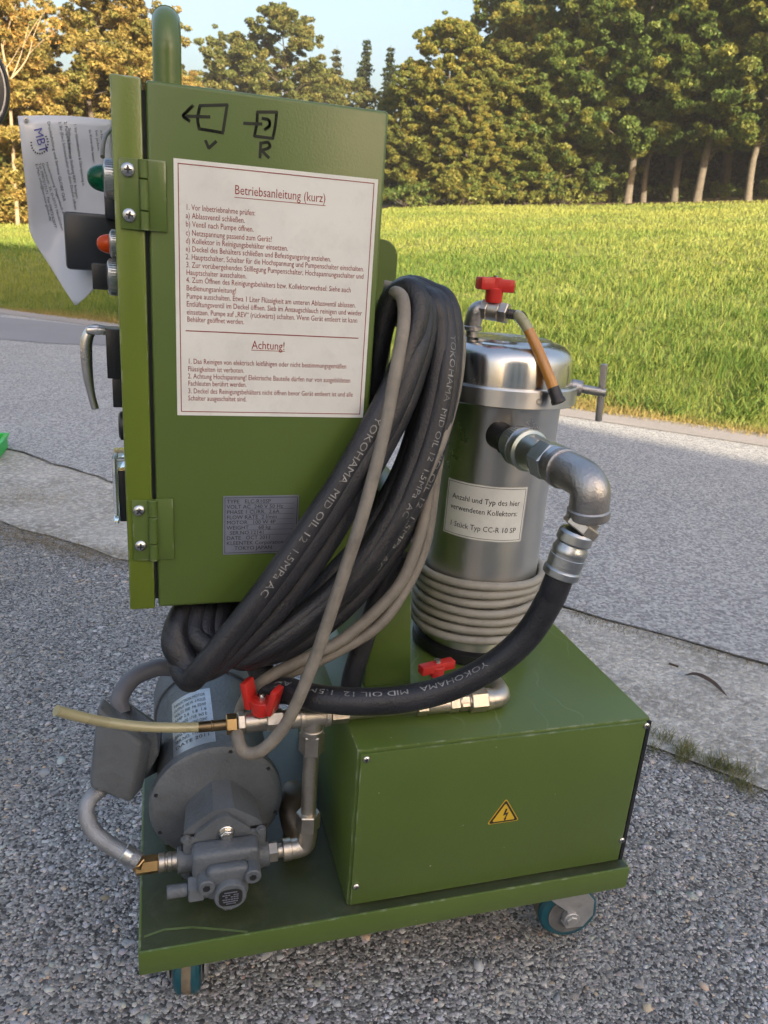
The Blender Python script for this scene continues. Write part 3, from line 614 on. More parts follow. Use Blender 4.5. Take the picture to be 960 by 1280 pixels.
c0 = at(142, 513, 'y', .2); c1 = at(150, 551, 'y', .2); b = MB(); b.lathe(V(dx, .2, (c0.z + c1.z) / 2), (-1, 0, 0), [(0, .017), (.007, .016), (.009, .013)], 28); P_('lock_cover', b, M_black)
c0 = at(137, 566, 'y', .2); c1 = at(150, 645, 'y', .2)
b = MB(); b.span((dx - .011, .18, c1.z), (dx - .0005, .22, c0.z - .015), .001); gm = P_('hour_meter', b, M_black)
b = MB(); b.span((dx - .017, .175, c1.z - .001), (dx - .0113, .225, c0.z), .0015); b.span((dx - .0112, .175, c0.z - .0145), (dx - .0006, .225, c0.z), .001); P_('meter_window', b, M_clear, gm)

# ---- tank
TY, TCX, TR = .25, .4775, .082
zr0 = at(628, 513, 'y', TY - .1).z; zr1 = at(630, 488, 'y', TY - .1).z; zl = at(632, 421, 'y', TY).z
T0 = V(TCX, TY, 0)
b = MB(); b.lathe(T0 + V(0, 0, BZ + .001), (0, 0, 1), [(.0, TR - .004), (.0205, TR - .004), (.022, TR), (zr0 - BZ - .004, TR), (zr0 - BZ - .001, TR + .002), (zr0 - BZ + .01, TR + .003)], 72); tank = P_('filter_tank', b, M_steel)
b = MB(); RR = .1005; b.lathe(T0 + V(0, 0, zr0), (0, 0, 1), [(0, TR + .0025), (.0002, RR - .002), (.002, RR), (zr1 - zr0 - .002, RR), (zr1 - zr0, RR - .0015), (zr1 - zr0 + .0006, RR - .006), (zr1 - zr0 - .002, RR - .0075)], 72, False, False); ring = P_('clamp_ring', b, M_steel, tank)
b = MB(); b.lathe(T0 + V(0, 0, zr1 - .002), (0, 0, 1), [(0, .0925), (.022, .0915), (zl - zr1 - .027, .0905)] + [(zl - zr1 - .027 + .025 * math.sin(t), .0905 - .026 + .026 * math.cos(t)) for t in np.linspace(.2, math.pi / 2, 8)] + [(zl - zr1 - .001, .062), (zl - zr1 + .0015, .059), (zl - zr1 + .0025, .02), (zl - zr1 + .0025, 0)], 72, False, False); P_('tank_lid', b, M_steel_lid, tank)
ra = math.radians(-78); rv = V(math.cos(ra), math.sin(ra), 0)
b = MB(); q = at(671, 501, 'y', TY - .095); b.lathe(V(TCX, TY, 0) + (V(q.x, q.y, 0) - V(TCX, TY, 0)).normalized() * (RR - .0005) + V(0, 0, q.z), (V(q.x, q.y, 0) - V(TCX, TY, 0)), [(0, .0042), (.0008, .004), (.0008, .0024), (.0003, .002)], 16); P_('ring_rivet', b, M_nickel, tank)
# ring clamping screw with cross bar
yk = TY - .035; p0 = V(TCX + .085, yk, at(700, 483, 'y', yk).z); p1 = at(757, 491, 'y', yk - .02)
b = MB(); b.cyl(p0, p1, .0058, n=18, ch=.0008); b.cyl(p0, p0.lerp(p1, .32), .0105, n=18, ch=.001); ts = P_('clamp_screw', b, M_iron, tank)
q0 = at(755.5, 455, 'y', yk - .017); q1 = at(748, 526, 'y', yk - .017); b = MB(); b.cyl(q0, q1, .0046, n=18, ch=.0008); P_('cross_bar', b, M_iron, tank)
b = MB()                                        # dark hole of the screw end
d = (p1 - p0).normalized(); b.cyl(p1 + d * .0001, p1 + d * .0004, .0035, n=16); P_('screw_bore', b, M_black, tank)
b = MB(); b.lathe(T0 + V(0, 0, BZ + .0005), (0, 0, 1), [(0, TR + .004), (.002, TR + .006), (.016, TR + .006), (.018, TR - .003)], 60); P_('tank_foot', b, M_black, tank)
# label on the tank (bent round it)
l0 = at(560, 605, 'y', .18); l1 = at(663, 601, 'y', .18); l2 = at(555, 663, 'y', .18); l3 = at(655, 666, 'y', .18)
def ray_cyl(px, py, r):
    d = (CF * FPX + CR * (px - 480) - CU * (py - 640)).normalized(); o = CAM - V(TCX, TY, 0); a = d.x ** 2 + d.y ** 2; bb_ = o.x * d.x + o.y * d.y; c_ = o.x ** 2 + o.y ** 2 - r * r
    t = (-bb_ - math.sqrt(max(0, bb_ * bb_ - a * c_))) / a; return CAM + d * t
def cyl_uv(px, py): p = ray_cyl(px, py, TR + .0005); return math.atan2(p.y - TY, p.x - TCX), p.z
ua, za = cyl_uv(559, 604); ub, zb2 = cyl_uv(662, 601); uc, zc = cyl_uv(555, 664)
zt_ = (za + zb2) / 2; zb_ = zc; u0, u1 = (ua + uc) / 2, ub - .02
def cyl_pt(u, z, e=.0006): return V(TCX + (TR + e) * math.cos(u), TY + (TR + e) * math.sin(u), z)
b = MB(); rs = [[b.bm.verts.new(cyl_pt(u0 + (u1 - u0) * i / 24, z)) for z in (zb_, zt_)] for i in range(25)]
for p, q in zip(rs, rs[1:]): b.bm.faces.new((p[0], q[0], q[1], p[1]))
lab = P_('tank_label', b, M_white)
b = MB(); ee = .0022; tt = .0006; wu = ee / TR; tu = tt / TR
def cyq(a, c, z0_, z1_):
    n = 24; rs = [[b.bm.verts.new(cyl_pt(a + (c - a) * i / n, z, .0008)) for z in (z0_, z1_)] for i in range(n + 1)]
    for p, q in zip(rs, rs[1:]): b.bm.faces.new((p[0], q[0], q[1], p[1]))
cyq(u0 + wu, u1 - wu, zb_ + ee, zb_ + ee + tt); cyq(u0 + wu, u1 - wu, zt_ - ee - tt, zt_ - ee); cyq(u0 + wu, u0 + wu + tu, zb_ + ee + tt, zt_ - ee - tt); cyq(u1 - wu - tu, u1 - wu, zb_ + ee + tt, zt_ - ee - tt)
P_('label_border', b, M_blackink, lab)
Lw = (u1 - u0) * TR
def on_cyl(x0_, z0_): return lambda x, y: cyl_pt(u0 + (x0_ + x) / TR, z0_ + y, .0009)
H_ = zt_ - zb_
lettering('label_lettering', [("Anzahl und Typ des hier", .0105, on_cyl(Lw * .09, zt_ - H_ * .33), Lw * .83), ("verwendeten Kollektors:", .0105, on_cyl(Lw * .08, zt_ - H_ * .52), Lw * .82), ("1 Stück Typ CC-R 10 SP", .0105, on_cyl(Lw * .09, zt_ - H_ * .83), Lw * .82)], M_blackink, lab)

# ---- vent valve on the lid
yv = TY - .01; e0 = at(590, 412, 'y', yv); e0.z = zl + .001; ez = at(600, 386, 'y', yv).z
v1 = at(606, 387, 'y', yv - .006); v2 = at(640, 393, 'y', yv - .03)
b = MB(); b.cyl(e0 - V(0, 0, .002), e0 + V(0, 0, .008), .0075, n=18); b.tube(spline([e0 + V(0, 0, .006), e0 + V(0, 0, .015), V(e0.x + .003, e0.y - .002, ez - .003), V(e0.x + .012, e0.y - .004, ez), v1], 6), .0112, 18)
b.cyl(e0 + V(0, 0, .006), e0 + V(0, 0, .012), .0128, n=20, ch=.001); vv = P_('vent_elbow', b, M_iron)
d = (v2 - v1).normalized()
b = MB(); b.cyl(v1 - d * .004, v1 + d * .005, .0135, n=6, ch=.001, ph=.3); b.cyl(v1 + d * .005, v1 + d * .020, .0118, n=20, ch=.001); b.cyl(v1 + d * .020, v1 + d * .031, .0135, n=6, ch=.0012, ph=.3); b.cyl(v1 + d * .012 + V(0, 0, .009), v1 + d * .012 + V(0, 0, .020), .0058, n=14)
vb = P_('vent_valve', b, M_nickel)
b = MB(); b.cyl(v1 + d * .031, v1 + d * .052, .0055, n=16); 
for k in range(5): b.cyl(v1 + d * (.033 + k * .0035), v1 + d * (.0355 + k * .0035), .0066, .0055, n=16)
P_('hose_barb', b, M_dark)
kc = at(619, 356, 'y', yv - .012)
b = MB(); kx, kz = kc.x, kc.z
b.cyl(kc + V(0, 0, -.022), kc + V(0, 0, -.004), .0105, .0115, n=20, ch=.001); b.box(kc + V(-.0125, 0, .001), (.022, .017, .015), Matrix.Rotation(.12, 3, 'Z'), .002); b.box(kc + V(.0125, -.002, -.0005), (.022, .019, .0155), Matrix.Rotation(-.22, 3, 'Z'), .002); b.cyl(kc + V(0, 0, -.008), kc + V(0, 0, .009), .0085, n=16, ch=.001)
kn = P_('valve_handle', b, M_red)
b = MB(); b.cyl(kc + V(0, 0, .009), kc + V(0, 0, .0112), .0035, n=6); P_('handle_nut', b, M_screw, kn)
tp = [v1 + d * .044, at(650, 397, 'y', yv - .045), at(658, 408, 'y', yv - .055), at(667, 426, 'y', yv - .065), at(682, 460, 'y', yv - .085), at(695, 494, 'y', yv - .10)]
sp = spline(tp, 6); ka = 14
b = MB(); b.tube(sp[:ka + 1], .0068, 16); P_('vent_tube', b, M_tubey)
b = MB(); b.tube(sp[ka:], .0069, 16); vt = P_('vent_tube', b, M_tubeo, label='oil stained amber tube')
b = MB(); dd = (sp[-1] - sp[-4]).normalized(); b.lathe(sp[-1] - dd * .010, dd, [(0, .0075), (.014, .0078), (.016, .0088), (.020, .0088), (.021, .006), (.012, .0055)], 20, True, False); P_('tube_end_piece', b, M_dark)

# ---- outlet of the tank: nipple, quick coupling, elbow, ferrule, pressure hose
c0 = ray_cyl(622, 543, TR - .004); zc_ = c0.z; c2 = at(720, 594, 'z', zc_ - .001); c1 = at(668, 567, 'z', zc_)
ax = (c2 - c0).normalized()
Ln = (c2 - c0).length
def along(t): return c0 + ax * t
b = MB(); b.cyl(along(0), along(.036), .0175, n=24, ch=.001); b.lathe(along(.030), ax, [(0, .0195), (.002, .020), (.012, .020), (.014, .0175)], 6); P_('tank_nipple', b, M_dark)
b = MB(); b.lathe(along(.041), ax, [(0, .0170), (.001, .0205), (.004, .0215), (.010, .0215), (.012, .0225), (.013, .0238), (.026, .0242), (.028, .0228), (.034, .0226)], 40)
for k in range(48):
    a = 2 * math.pi * k / 48; X_ = ax.orthogonal().normalized(); Y_ = ax.cross(X_); b.box(along(.041 + .0195) + (X_ * math.cos(a) + Y_ * math.sin(a)) * .0240, (.0011, .0011, .011), ax.to_track_quat('Z', 'Y').to_matrix())
P_('quick_coupling', b, M_zinc)
b = MB(); b.lathe(along(.0752), ax, [(0, .0228), (.001, .0250), (.004, .0256), (.007, .0250), (.0085, .0228), (.0095, .0215), (.022, .0212), (.024, .0205), (.036, .0203)], 40); P_('coupling_sleeve', b, mat('greenish_zinc', (.46, .48, .42), .36, 1, .1, 30))
b = MB(); b.cyl(along(.1115), along(.137), .0232, n=6, ch=.0018, ph=.1); b.lathe(along(.1372), ax, [(0, .0195), (.001, .0212), (.005, .0216), (.007, .0206), (.012, .0204), (.013, .0190)], 36); P_('coupling_nut', b, M_zinc)
el = along(.149); ec = at(739, 602, 'z', zc_ - .002); eb = at(735, 647, 'y', ec.y + .001); dn = (eb - ec).normalized()
b = MB(); ep = spline([el, el.lerp(ec, .35), ec.lerp(el, .30) + dn * .001, ec.lerp(el, .10) + dn * .005, ec + dn * .012, ec + dn * .024, eb], 8); nn = len(ep); b.tube(ep, [.0208] * nn, 32)
b.cyl(el - ax * .0005, el + ax * .010, .0226, n=36, ch=.0015); b.cyl(eb - dn * .011, eb + dn * .0005, .0226, n=36, ch=.0015); P_('pipe_elbow', b, M_iron)
f1 = at(722, 663, 'y', eb.y + .001); f2 = at(699, 722, 'y', eb.y + .004)
b = MB(); b.cyl(eb, eb.lerp(f1, .35), .0155, n=24); b.cyl(eb.lerp(f1, .35), eb.lerp(f1, 1.0), .0205, n=6, ch=.0015, ph=.5); P_('union_nut', b, M_nickel)
dn2 = (f2 - f1).normalized(); fl = (f2 - f1).length
b = MB(); b.lathe(f1, dn2, [(0, .0165), (.003, .019), (.012, .0195), (.015, .0165), (.019, .0178), (.022, .0195), (fl * .45, .0192), (fl * .46, .0186), (fl * .52, .0186), (fl * .53, .0193), (fl * .70, .0192), (fl * .71, .0186), (fl * .77, .0186), (fl * .78, .0193), (fl - .012, .0193), (fl - .011, .0202), (fl - .004, .0202), (fl - .002, .0175)], 36); P_('hose_ferrule', b, M_zinc)
hp = [f2 - dn2 * .012, f2 + dn2 * .01] + [at(*q) for q in ((686, 752, 'y', -.012), (660, 793, 'y', -.006), (620, 829, 'y', .002), (566, 858, 'y', .012), (508, 873, 'y', .022), (450, 877, 'y', .032), (400, 873, 'y', .050), (362, 864, 'y', .080), (335, 856, 'y', .105))] + [V(.13, .16, .45), V(.09, .22, .43), V(.07, .28, .40)]
PH = spline(hp, 9); b = MB(); b.tube(PH, .0156, 20); ph = P_('pressure_hose', b, M_rubber, ang=60)
def hose_text(name, path, r, items, parent, m=None, face=V(0, -1, .35)):
    L = arclen(path); ls = []
    for s, size, s0, phi, rev, fit in items:
        def fn(x, y, s0=s0, phi=phi, rev=rev):
            p, t = on_path(path, L, s0 - x if rev else s0 + x); f = (face - t * face.dot(t)).normalized(); bn = t.cross(f) * (-1 if not rev else 1)
            a = phi + (y - size * .36) / r; return p + (f * math.cos(a) + bn * math.sin(a)) * (r + .0005)
        ls.append((s, size, fn, fit))
    return lettering(name, ls, m or M_whiteink, parent)
def s_at(path, px, py):
    L = arclen(path); best = None
    for i, p in enumerate(path):
        d = p - CAM; z = d.dot(CF); e = (480 + FPX * d.dot(CR) / z - px) ** 2 + (640 - FPX * d.dot(CU) / z - py) ** 2
        if best is None or e < best[0]: best = (e, L[i])
    return best[1]
hose_text('hose_lettering', PH, .0156, [("YOKOHAMA   MID OIL 12  1.5MPa  AC", .0085, s_at(PH, 618, 842), -.75, False, s_at(PH, 352, 866) - s_at(PH, 618, 842))], ph)

# ---- pipe row with valves in front of the box
yp = .068; zp = at(392, 895, 'y', yp).z
def px_x(px, py): return at(px, py, 'y', yp).x
def hx(b, x0_, x1_, r, ph=.26): b.cyl(V(x0_, yp, zp), V(x1_, yp, zp), r, n=6, ch=.001, ph=ph)
def rd(b, x0_, x1_, r): b.cyl(V(x0_, yp, zp), V(x1_, yp, zp), r, n=24, ch=.0006)
xa = [px_x(p, 903) for p in (250, 286, 296, 306, 322, 340, 352, 372)]
b = MB(); tb = [at(70, 888, 'y', .035), at(100, 896, 'y', .045), at(140, 904, 'y', .055), at(190, 909, 'y', .062), V(xa[0], yp, zp), V(xa[1], yp, zp)]; b.tube(spline(tb, 6), .0056, 16); P_('drain_tube', b, M_tubey)
b = MB(); rd(b, xa[0] - .002, xa[1], .0062); rd(b, xa[0] + .012, xa[0] + .015, .0068); P_('hose_barb', b, mat('tarnished_brass', (.22, .16, .09), .4, 1, .2, 60))
b = MB(); hx(b, xa[1] - .003, xa[2], .0118); P_('brass_nut', b, M_brass)
b = MB(); hx(b, xa[2] + .001, xa[3], .0132, .1); rd(b, xa[3], xa[4] + .010, .0112); hx(b, xa[4] + .010, xa[5] + .012, .0125, .1); b.cyl(V(xa[4] + .004, yp, zp + .008), V(xa[4] + .004, yp, zp + .022), .006, n=14); dv = P_('drain_valve', b, M_nickel)
kc = at(325, 876, 'y', yp)
def butterfly(kc, ax_, m=M_red):
    """valve handle with two upright wings along ax_"""
    b = MB(); ax_ = Vector(ax_).normalized(); sd = V(0, 0, 1).cross(ax_); Rm = Matrix((ax_, sd, V(0, 0, 1))).transposed()
    b.cyl(kc + V(0, 0, -.016), kc + V(0, 0, .002), .0115, .0125, n=20, ch=.001)
    for s in (-1, 1): b.box(kc + ax_ * s * .0165 + V(0, 0, .005), (.0085, .020, .034), Rm @ Matrix.Rotation(s * .22, 3, 'Y'), .0025); b.box(kc + ax_ * s * .010 + V(0, 0, -.004), (.010, .017, .010), Rm, .002)
    h = P_('valve_handle', b, m); b = MB(); b.cyl(kc + V(0, 0, .002), kc + V(0, 0, .0075), .0058, n=6); b.cyl(kc + V(0, 0, .0075), kc + V(0, 0, .0095), .003, n=12); P_('handle_nut', b, M_screw, h)
butterfly(V(xa[4] + .004, yp, kc.z), V(.80, -.60, 0))
xt0, xt1 = px_x(374, 897), px_x(412, 893); xtm = px_x(391, 900)
b = MB(); rd(b, xa[5] + .010, xt0 + .002, .0105); rd(b, xt0 - .010, xt0 + .002, .0122); P_('pipe_nipple', b, M_nickel)
b = MB(); rd(b, xt0, xt1, .0122); rd(b, xt0, xt0 + .006, .0138); rd(b, xt1 - .006, xt1, .0138); b.cyl(V(xtm, yp, zp), V(xtm, yp, zp - .024), .0122, n=24); b.cyl(V(xtm, yp, zp - .016), V(xtm, yp, zp - .024), .0138, n=24, ch=.0008); P_('pipe_tee', b, M_nickel)
xr = [px_x(p, 880) for p in (415, 436, 520, 560, 572, 584, 590, 606, 612, 634)]
b = MB(); hx(b, xt1 + .001, xr[1], .0118); rd(b, xr[1], xr[2], .0085); P_('pipe_run', b, M_nickel)
b = MB(); hx(b, xr[2], xr[2] + .014, .0125); rd(b, xr[2] + .014, xr[3], .0112); hx(b, xr[3], xr[4], .0125); b.cyl(V((xr[2] + xr[3]) / 2, yp, zp + .006), V((xr[2] + xr[3]) / 2, yp, zp + .02), .0055, n=14); P_('shut_off_valve', b, M_nickel)
k2 = at(546, 833, 'y', yp + .035); b = MB(); b.box(k2, (.050, .013, .012), Matrix.Rotation(.25, 3, 'Z'), .002); b.cyl(k2 - V(0, 0, .012), k2 + V(0, 0, .002), .010, n=18, ch=.001); h2 = P_('valve_handle', b, M_red)
b = MB(); b.cyl(k2 + V(0, 0, .006), k2 + V(0, 0, .0095), .0048, n=6); P_('handle_nut', b, M_screw, h2)
b = MB(); b.cyl(V(k2.x, k2.y, BZ + .012), V(k2.x, k2.y, k2.z - .01), .007, n=14); b.cyl(V(k2.x - .03, k2.y, BZ + .012), V(k2.x + .035, k2.y, BZ + .012), .0115, n=20, ch=.001); P_('tank_drain_valve', b, M_nickel)
b = MB(); rd(b, xr[4], xr[5], .0105); hx(b, xr[4] + .002, xr[5], .0118); hx(b, xr[5] + .002, xr[7], .0150); rd(b, xr[5], xr[6], .0112); P_('union_nut', b, M_nickel)
b = MB(); b.tube(spline([V(xr[7] - .001, yp, zp), V(xr[8] + .006, yp, zp), V(xr[9] - .010, yp + .004, zp), V(xr[9] - .006, yp + .016, zp + .0), V(xr[9] - .006, yp + .034, zp)], 5), .0128, 20); rd(b, xr[7] - .001, xr[8], .0140); P_('pipe_elbow', b, M_nickel)
# vertical pipe down to the pump
zlow = at(383, 1046, 'y', yp).z; zu = at(392, 930, 'y', yp).z
b = MB(); b.cyl(V(xtm, yp, zp - .024), V(xtm, yp, zu - .012), .0098, n=18); b.cyl(V(xtm, yp, zp - .022), V(xtm, yp, zu - .010), .0152, n=6, ch=.0012, ph=.2); P_('union_nut', b, M_nickel)
b = MB(); b.cyl(V(xtm, yp, zu), V(xtm, yp, zlow + .03), .0094, n=22); P_('suction_pipe', b, M_nickel)
b = MB(); b.cyl(V(xtm, yp, zlow + .038), V(xtm, yp, zlow + .014), .0150, n=6, ch=.0012, ph=.2); P_('union_nut', b, M_nickel)
zl_ = at(350, 1063, 'y', yp).z; xl = px_x(332, 1063)
b = MB(); b.tube(spline([V(xtm, yp, zlow + .018), V(xtm, yp, zl_ + .014), V(xtm - .003, yp, zl_ + .003), V(xtm - .014, yp, zl_), V(xtm - .030, yp, zl_)], 5), .0122, 20); b.cyl(V(xtm - .020, yp, zl_), V(xtm - .031, yp, zl_), .0135, n=22, ch=.0008); P_('pipe_elbow', b, M_nickel)
b = MB(); b.cyl(V(xtm - .030, yp, zl_), V(xl, yp, zl_), .0088, n=18); b.cyl(V(xtm - .037, yp, zl_), V(xtm - .052, yp, zl_), .0125, n=6, ch=.001, ph=.3); P_('pipe_nipple', b, M_nickel)
# corrugated suction hose behind
b = MB(); sp = spline([at(372, 985, 'y', .15), at(366, 1010, 'y', .15), at(372, 1035, 'y', .155), V(.215, .17, .165)], 14); b.tube(sp, [.016 + .0035 * (i % 2) for i in range(len(sp))], 18); P_('suction_hose', b, mat('brown_corrugated', (.10, .085, .065), .4, .6, .2, 30))

# ---- motor and pump
MX, MZ = .0955, .2365
mo = V(MX, .118, MZ)
b = MB(); b.lathe(mo, (0, 1, 0), [(.016, .070), (.020, .0735), (.20, .0735), (.205, .069)], 64); b.span((.03, .16, ZT + .001), (.16, .30, ZT + .014), .003); b.span((.045, .17, ZT + .012), (.145, .29, .19), .006); motor = P_('motor', b, M_motor)
b = MB(); b.lathe(mo + V(0, .198, 0), (0, 1, 0), [(0, .0768), (.004, .0778), (.055, .0778), (.062, .07), (.064, .03)], 64); P_('fan_cover', b, M_motor, motor)
b = MB(); b.lathe(mo, (0, 1, 0), [(-.004, .046), (-.003, .060), (-.0015, .074), (.0, .0805), (.002, .0825), (.014, .0825), (.017, .080), (.018, .072)], 64); P_('motor_flange', b, M_motor, motor)
for a in (78, 35, -18, 162, 205, 250):
    a = math.radians(a); b = MB(); b.cyl(mo + V(.077 * math.cos(a), -.0012, .077 * math.sin(a)), mo + V(.077 * math.cos(a), -.0002, .077 * math.sin(a)), .0028, n=10); P_('bolt_hole', b, M_black, motor)
def mcyl(a, y, e=.0006): return V(MX + (.0735 + e) * math.sin(a), y, MZ + (.0735 + e) * math.cos(a))
def m_uv(px, py):
    d = (CF * FPX + CR * (px - 480) - CU * (py - 640)).normalized(); o = CAM - V(MX, 0, MZ); r = .0742; A = d.x ** 2 + d.z ** 2; B = o.x * d.x + o.z * d.z; Cc = o.x ** 2 + o.z ** 2 - r * r
    t = (-B - math.sqrt(max(0, B * B - A * Cc))) / A; p = CAM + d * t; return math.atan2(p.x - MX, p.z - MZ), p.y
pa = [m_uv(*q) for q in ((213, 882), (262, 866), (272, 936), (219, 951))]
ua_, ub_ = (pa[0][0] + pa[3][0]) / 2, (pa[1][0] + pa[2][0]) / 2; ya_, yb_ = max(p[1] for p in pa[:2]), min(p[1] for p in pa[2:])
yb_ = max(yb_, .14)
b = MB(); rs = [[b.bm.verts.new(mcyl(ua_ + (ub_ - ua_) * i / 14, y)) for y in (yb_, ya_)] for i in range(15)]
for p, q in zip(rs, rs[1:]): b.bm.faces.new((p[0], q[0], q[1], p[1]))
rp = P_('motor_plate', b, mat('worn_plate', (.42, .44, .47), .35, .6, .15, 40))
Wp = (ub_ - ua_) * .0735; Hp = ya_ - yb_; b = MB()
def mq(x0_, y0_, x1_, y1_): b.quad(*[mcyl(ua_ + x / .0735, y, .0010) for x, y in ((x0_, y0_), (x1_, y0_), (x1_, y1_), (x0_, y1_))])
for i in range(10): mq(.002, yb_ + Hp * (.05 + .092 * i), Wp - .002, yb_ + Hp * (.05 + .092 * i) + .0005)
P_('plate_rules', b, M_blackink, rp)
def on_m(x0_, y0_): return lambda x, y: mcyl(ua_ + (x0_ + x) / .0735, y0_ + y, .0011)
lettering('plate_lettering', [(s, Hp * .075, on_m(.004, ya_ - Hp * (.13 + .092 * i)), Wp * .8) for i, s in enumerate(("INDUCTION MOTOR", "OUTPUT 100 W  4 POLES", "VOLTS 200  Hz 50/60", "AMP 2.6  1.8  1.6", "RPM 1430 1710  INS E", "TYPE TFO-K  RATING CONT", "BRG 6202 6202  JIS", "SER.NO. 1104817", "DATE 2011"))], M_blackink, rp)
# junction box on the motor's left
Q = [at(*q, 'y', .118) for q in ((121, 884), (178, 930), (162, 1006), (112, 986))] 
Bk = [at(*q, 'y', .150) for q in ((128, 868), (192, 926), (180, 985), (112, 970))]
b = MB(); b.hexa([Q[3], Q[2], Q[1], Q[0], Bk[3], Bk[2], Bk[1], Bk[0]], .006, 3)
jb = P_('junction_box', b, M_motor, ang=50)
b = MB(); b.hexa([at(140, 965, 'y', .151), at(181, 975, 'y', .151), at(199, 945, 'y', .151), at(196, 905, 'y', .151), V(-.03, .21, .245), V(.03, .21, .225), V(.03, .21, .30), V(-.02, .21, .345)], .004); P_('junction_box_base', b, M_motor, jb)
sp = spline([at(128, 985, 'y', .135), at(112, 1000, 'y', .12), at(108, 1018, 'y', .108), at(118, 1040, 'y', .095), at(140, 1058, 'y', .082), at(165, 1072, 'y', .07), at(172, 1076, 'y', .068)], 8)
b = MB(); b.tube(sp, .0095, 18); cdt = P_('conduit', b, mat('metal_conduit', (.30, .31, .33), .45, .7, .15, 40, .6, 900, .1), ang=60)
b = MB(); d = (sp[-1] - sp[-9]).normalized(); pz = sp[-12]; b.lathe(pz - d * .004, d, [(0, .0100), (.001, .0112), (.012, .0112), (.013, .0100), (.015, .0108), (.020, .0108), (.021, .009)], 24); P_('conduit_ferrule', b, M_zinc)
yq = .07; f0 = at(168, 1079, 'y', yq); f1_ = at(198, 1079, 'y', yq); f2_ = at(235, 1078, 'y', yq); f0.z = f1_.z = f2_.z = (f0.z + f2_.z) / 2; f1_.y = f0.y = f2_.y
b = MB(); b.cyl(f0 + V(.001, 0, 0), f1_, .0110, n=6, ch=.001, ph=.3); b.cyl(sp[-3], f0 + V(.006, 0, 0), .0095, n=6, ch=.001); P_('brass_elbow', b, M_brass)
b = MB(); L1 = (f2_ - f1_).length; b.lathe(f1_, (1, 0, 0), [(0, .0100), (.001, .0112), (.007, .0112), (.008, .0098), (.010, .0098), (.011, .0112), (.015, .0112), (.016, .0104), (L1 - .003, .0112), (L1, .0095), (L1 + .012, .0095)], 28); P_('quick_connector', b, M_nickel)
# grey conduit from the junction box up behind the hoses
b = MB(); sp = spline([V(-.018, .19, .335), at(150, 872, 'y', .20), at(166, 848, 'y', .22), at(195, 835, 'y', .235), at(235, 826, 'y', .25), V(.16, .26, .45), V(.25, .27, .50)], 7); b.tube(sp, .0115, 18); P_('motor_cable', b, mat('grey_blue_conduit', (.11, .115, .135), .5, 0, .12, 30), ang=60)
# pump: coupling housing, body and nose
def pbox(b, px_list, y0_, y1_, bev): pass
ho0, ho1 = .118, .068
b = MB(); hw = .0465; zt2 = MZ + .022
prof = [(-hw, MZ - .055), (hw, MZ - .055), (hw, MZ + .004), (hw - .006, MZ + .012), (.012, zt2 + .010), (-.012, zt2 + .010), (-hw + .006, MZ + .012), (-hw, MZ + .004)]
b.prism([V(MX + .006 + x * 1.12, ho0 - .003, z) for x, z in prof], (0, .001, 0)); b.bm.free(); b = MB()
A = [b.bm.verts.new(V(MX + .004 + x * .92, ho0 - .002, MZ + (z - MZ) * 1.18)) for x, z in prof]; B = [b.bm.verts.new(V(MX + .004 + x, ho1, z)) for x, z in prof]
b.bridge(A, B); b.cap(A, True); b.cap(B); hs = P_('pump', b, M_motor, ang=25)
b = MB(); b.span((MX - hw + .003, ho1 - .006, MZ - .062), (MX + .008 + hw, ho1 - .0005, MZ + .000), .003); b.prism([V(MX - .034, ho1 - .0062, MZ - .01), V(MX + .040, ho1 - .0062, MZ - .01), V(MX + .034, ho1 - .0062, MZ + .006), V(MX + .010, ho1 - .0062, MZ + .026), V(MX - .002, ho1 - .0062, MZ + .026), V(MX - .028, ho1 - .0062, MZ + .006)], (0, .0058, 0)); P_('pump_flange', b, M_motor, hs)
b = MB(); b.span((MX - .034, .034, MZ - .052), (MX + .044, ho1 - .0065, MZ - .002), .007, 3); b.span((MX - .018, .0205, MZ - .058), (MX + .030, .036, MZ - .014), .006, 3); b.lathe(V(MX + .008, .012, MZ - .047), (0, 1, 0), [(0, .0175), (.001, .0185), (.012, .0195), (.02, .0195)], 32)
for sx, sz in ((-.019, -.033), (.034, -.027)): b.cyl(V(MX + sx, .016, MZ + sz), V(MX + sx, .040, MZ + sz), .0098, n=20, ch=.0012)
b.cyl(V(MX + .006, .018, MZ - .069), V(MX + .006, .034, MZ - .064), .0062, n=16, ch=.0008); P_('pump_body', b, M_motor, hs, ang=40)
for sx, sz, r in ((-.019, -.033, .0045), (.034, -.027, .0045), (.006, -.069, .003)):
    b = MB(); yy_ = .0158 if r > .004 else .0176; b.cyl(V(MX + sx, yy_, MZ + sz), V(MX + sx, yy_ - .0003, MZ + sz), r, n=6); P_('socket_recess', b, M_black, hs)
b = MB(); pc = V(MX + .008, .0118, MZ - .047)
pr = [pc + V(.0135 * math.copysign(abs(math.cos(t)) ** .6, math.cos(t)), 0, .0118 * math.copysign(abs(math.sin(t)) ** .6, math.sin(t))) for t in np.linspace(0, 2 * math.pi, 24, endpoint=False)]; b.prism(pr, (0, -.0005, 0)); pp_ = P_('pump_plate', b, M_blackink, hs)
lettering('plate_lettering', [], M_plate, hs) if False else None
b = MB()
for i, (z, wd) in enumerate(((.007, .7), (.0035, .9), (.0005, .9), (-.0028, .9), (-.006, .8), (-.009, .5))):
    for k in range(6):
        if random.random() < .85: xk = -.0105 * wd + .021 * wd * k / 6; b.quad(pc + V(xk, -.0007, z), pc + V(xk + .0026, -.0007, z), pc + V(xk + .0026, -.0007, z + .0016), pc + V(xk, -.0007, z + .0016))
P_('plate_print', b, M_plate, hs)
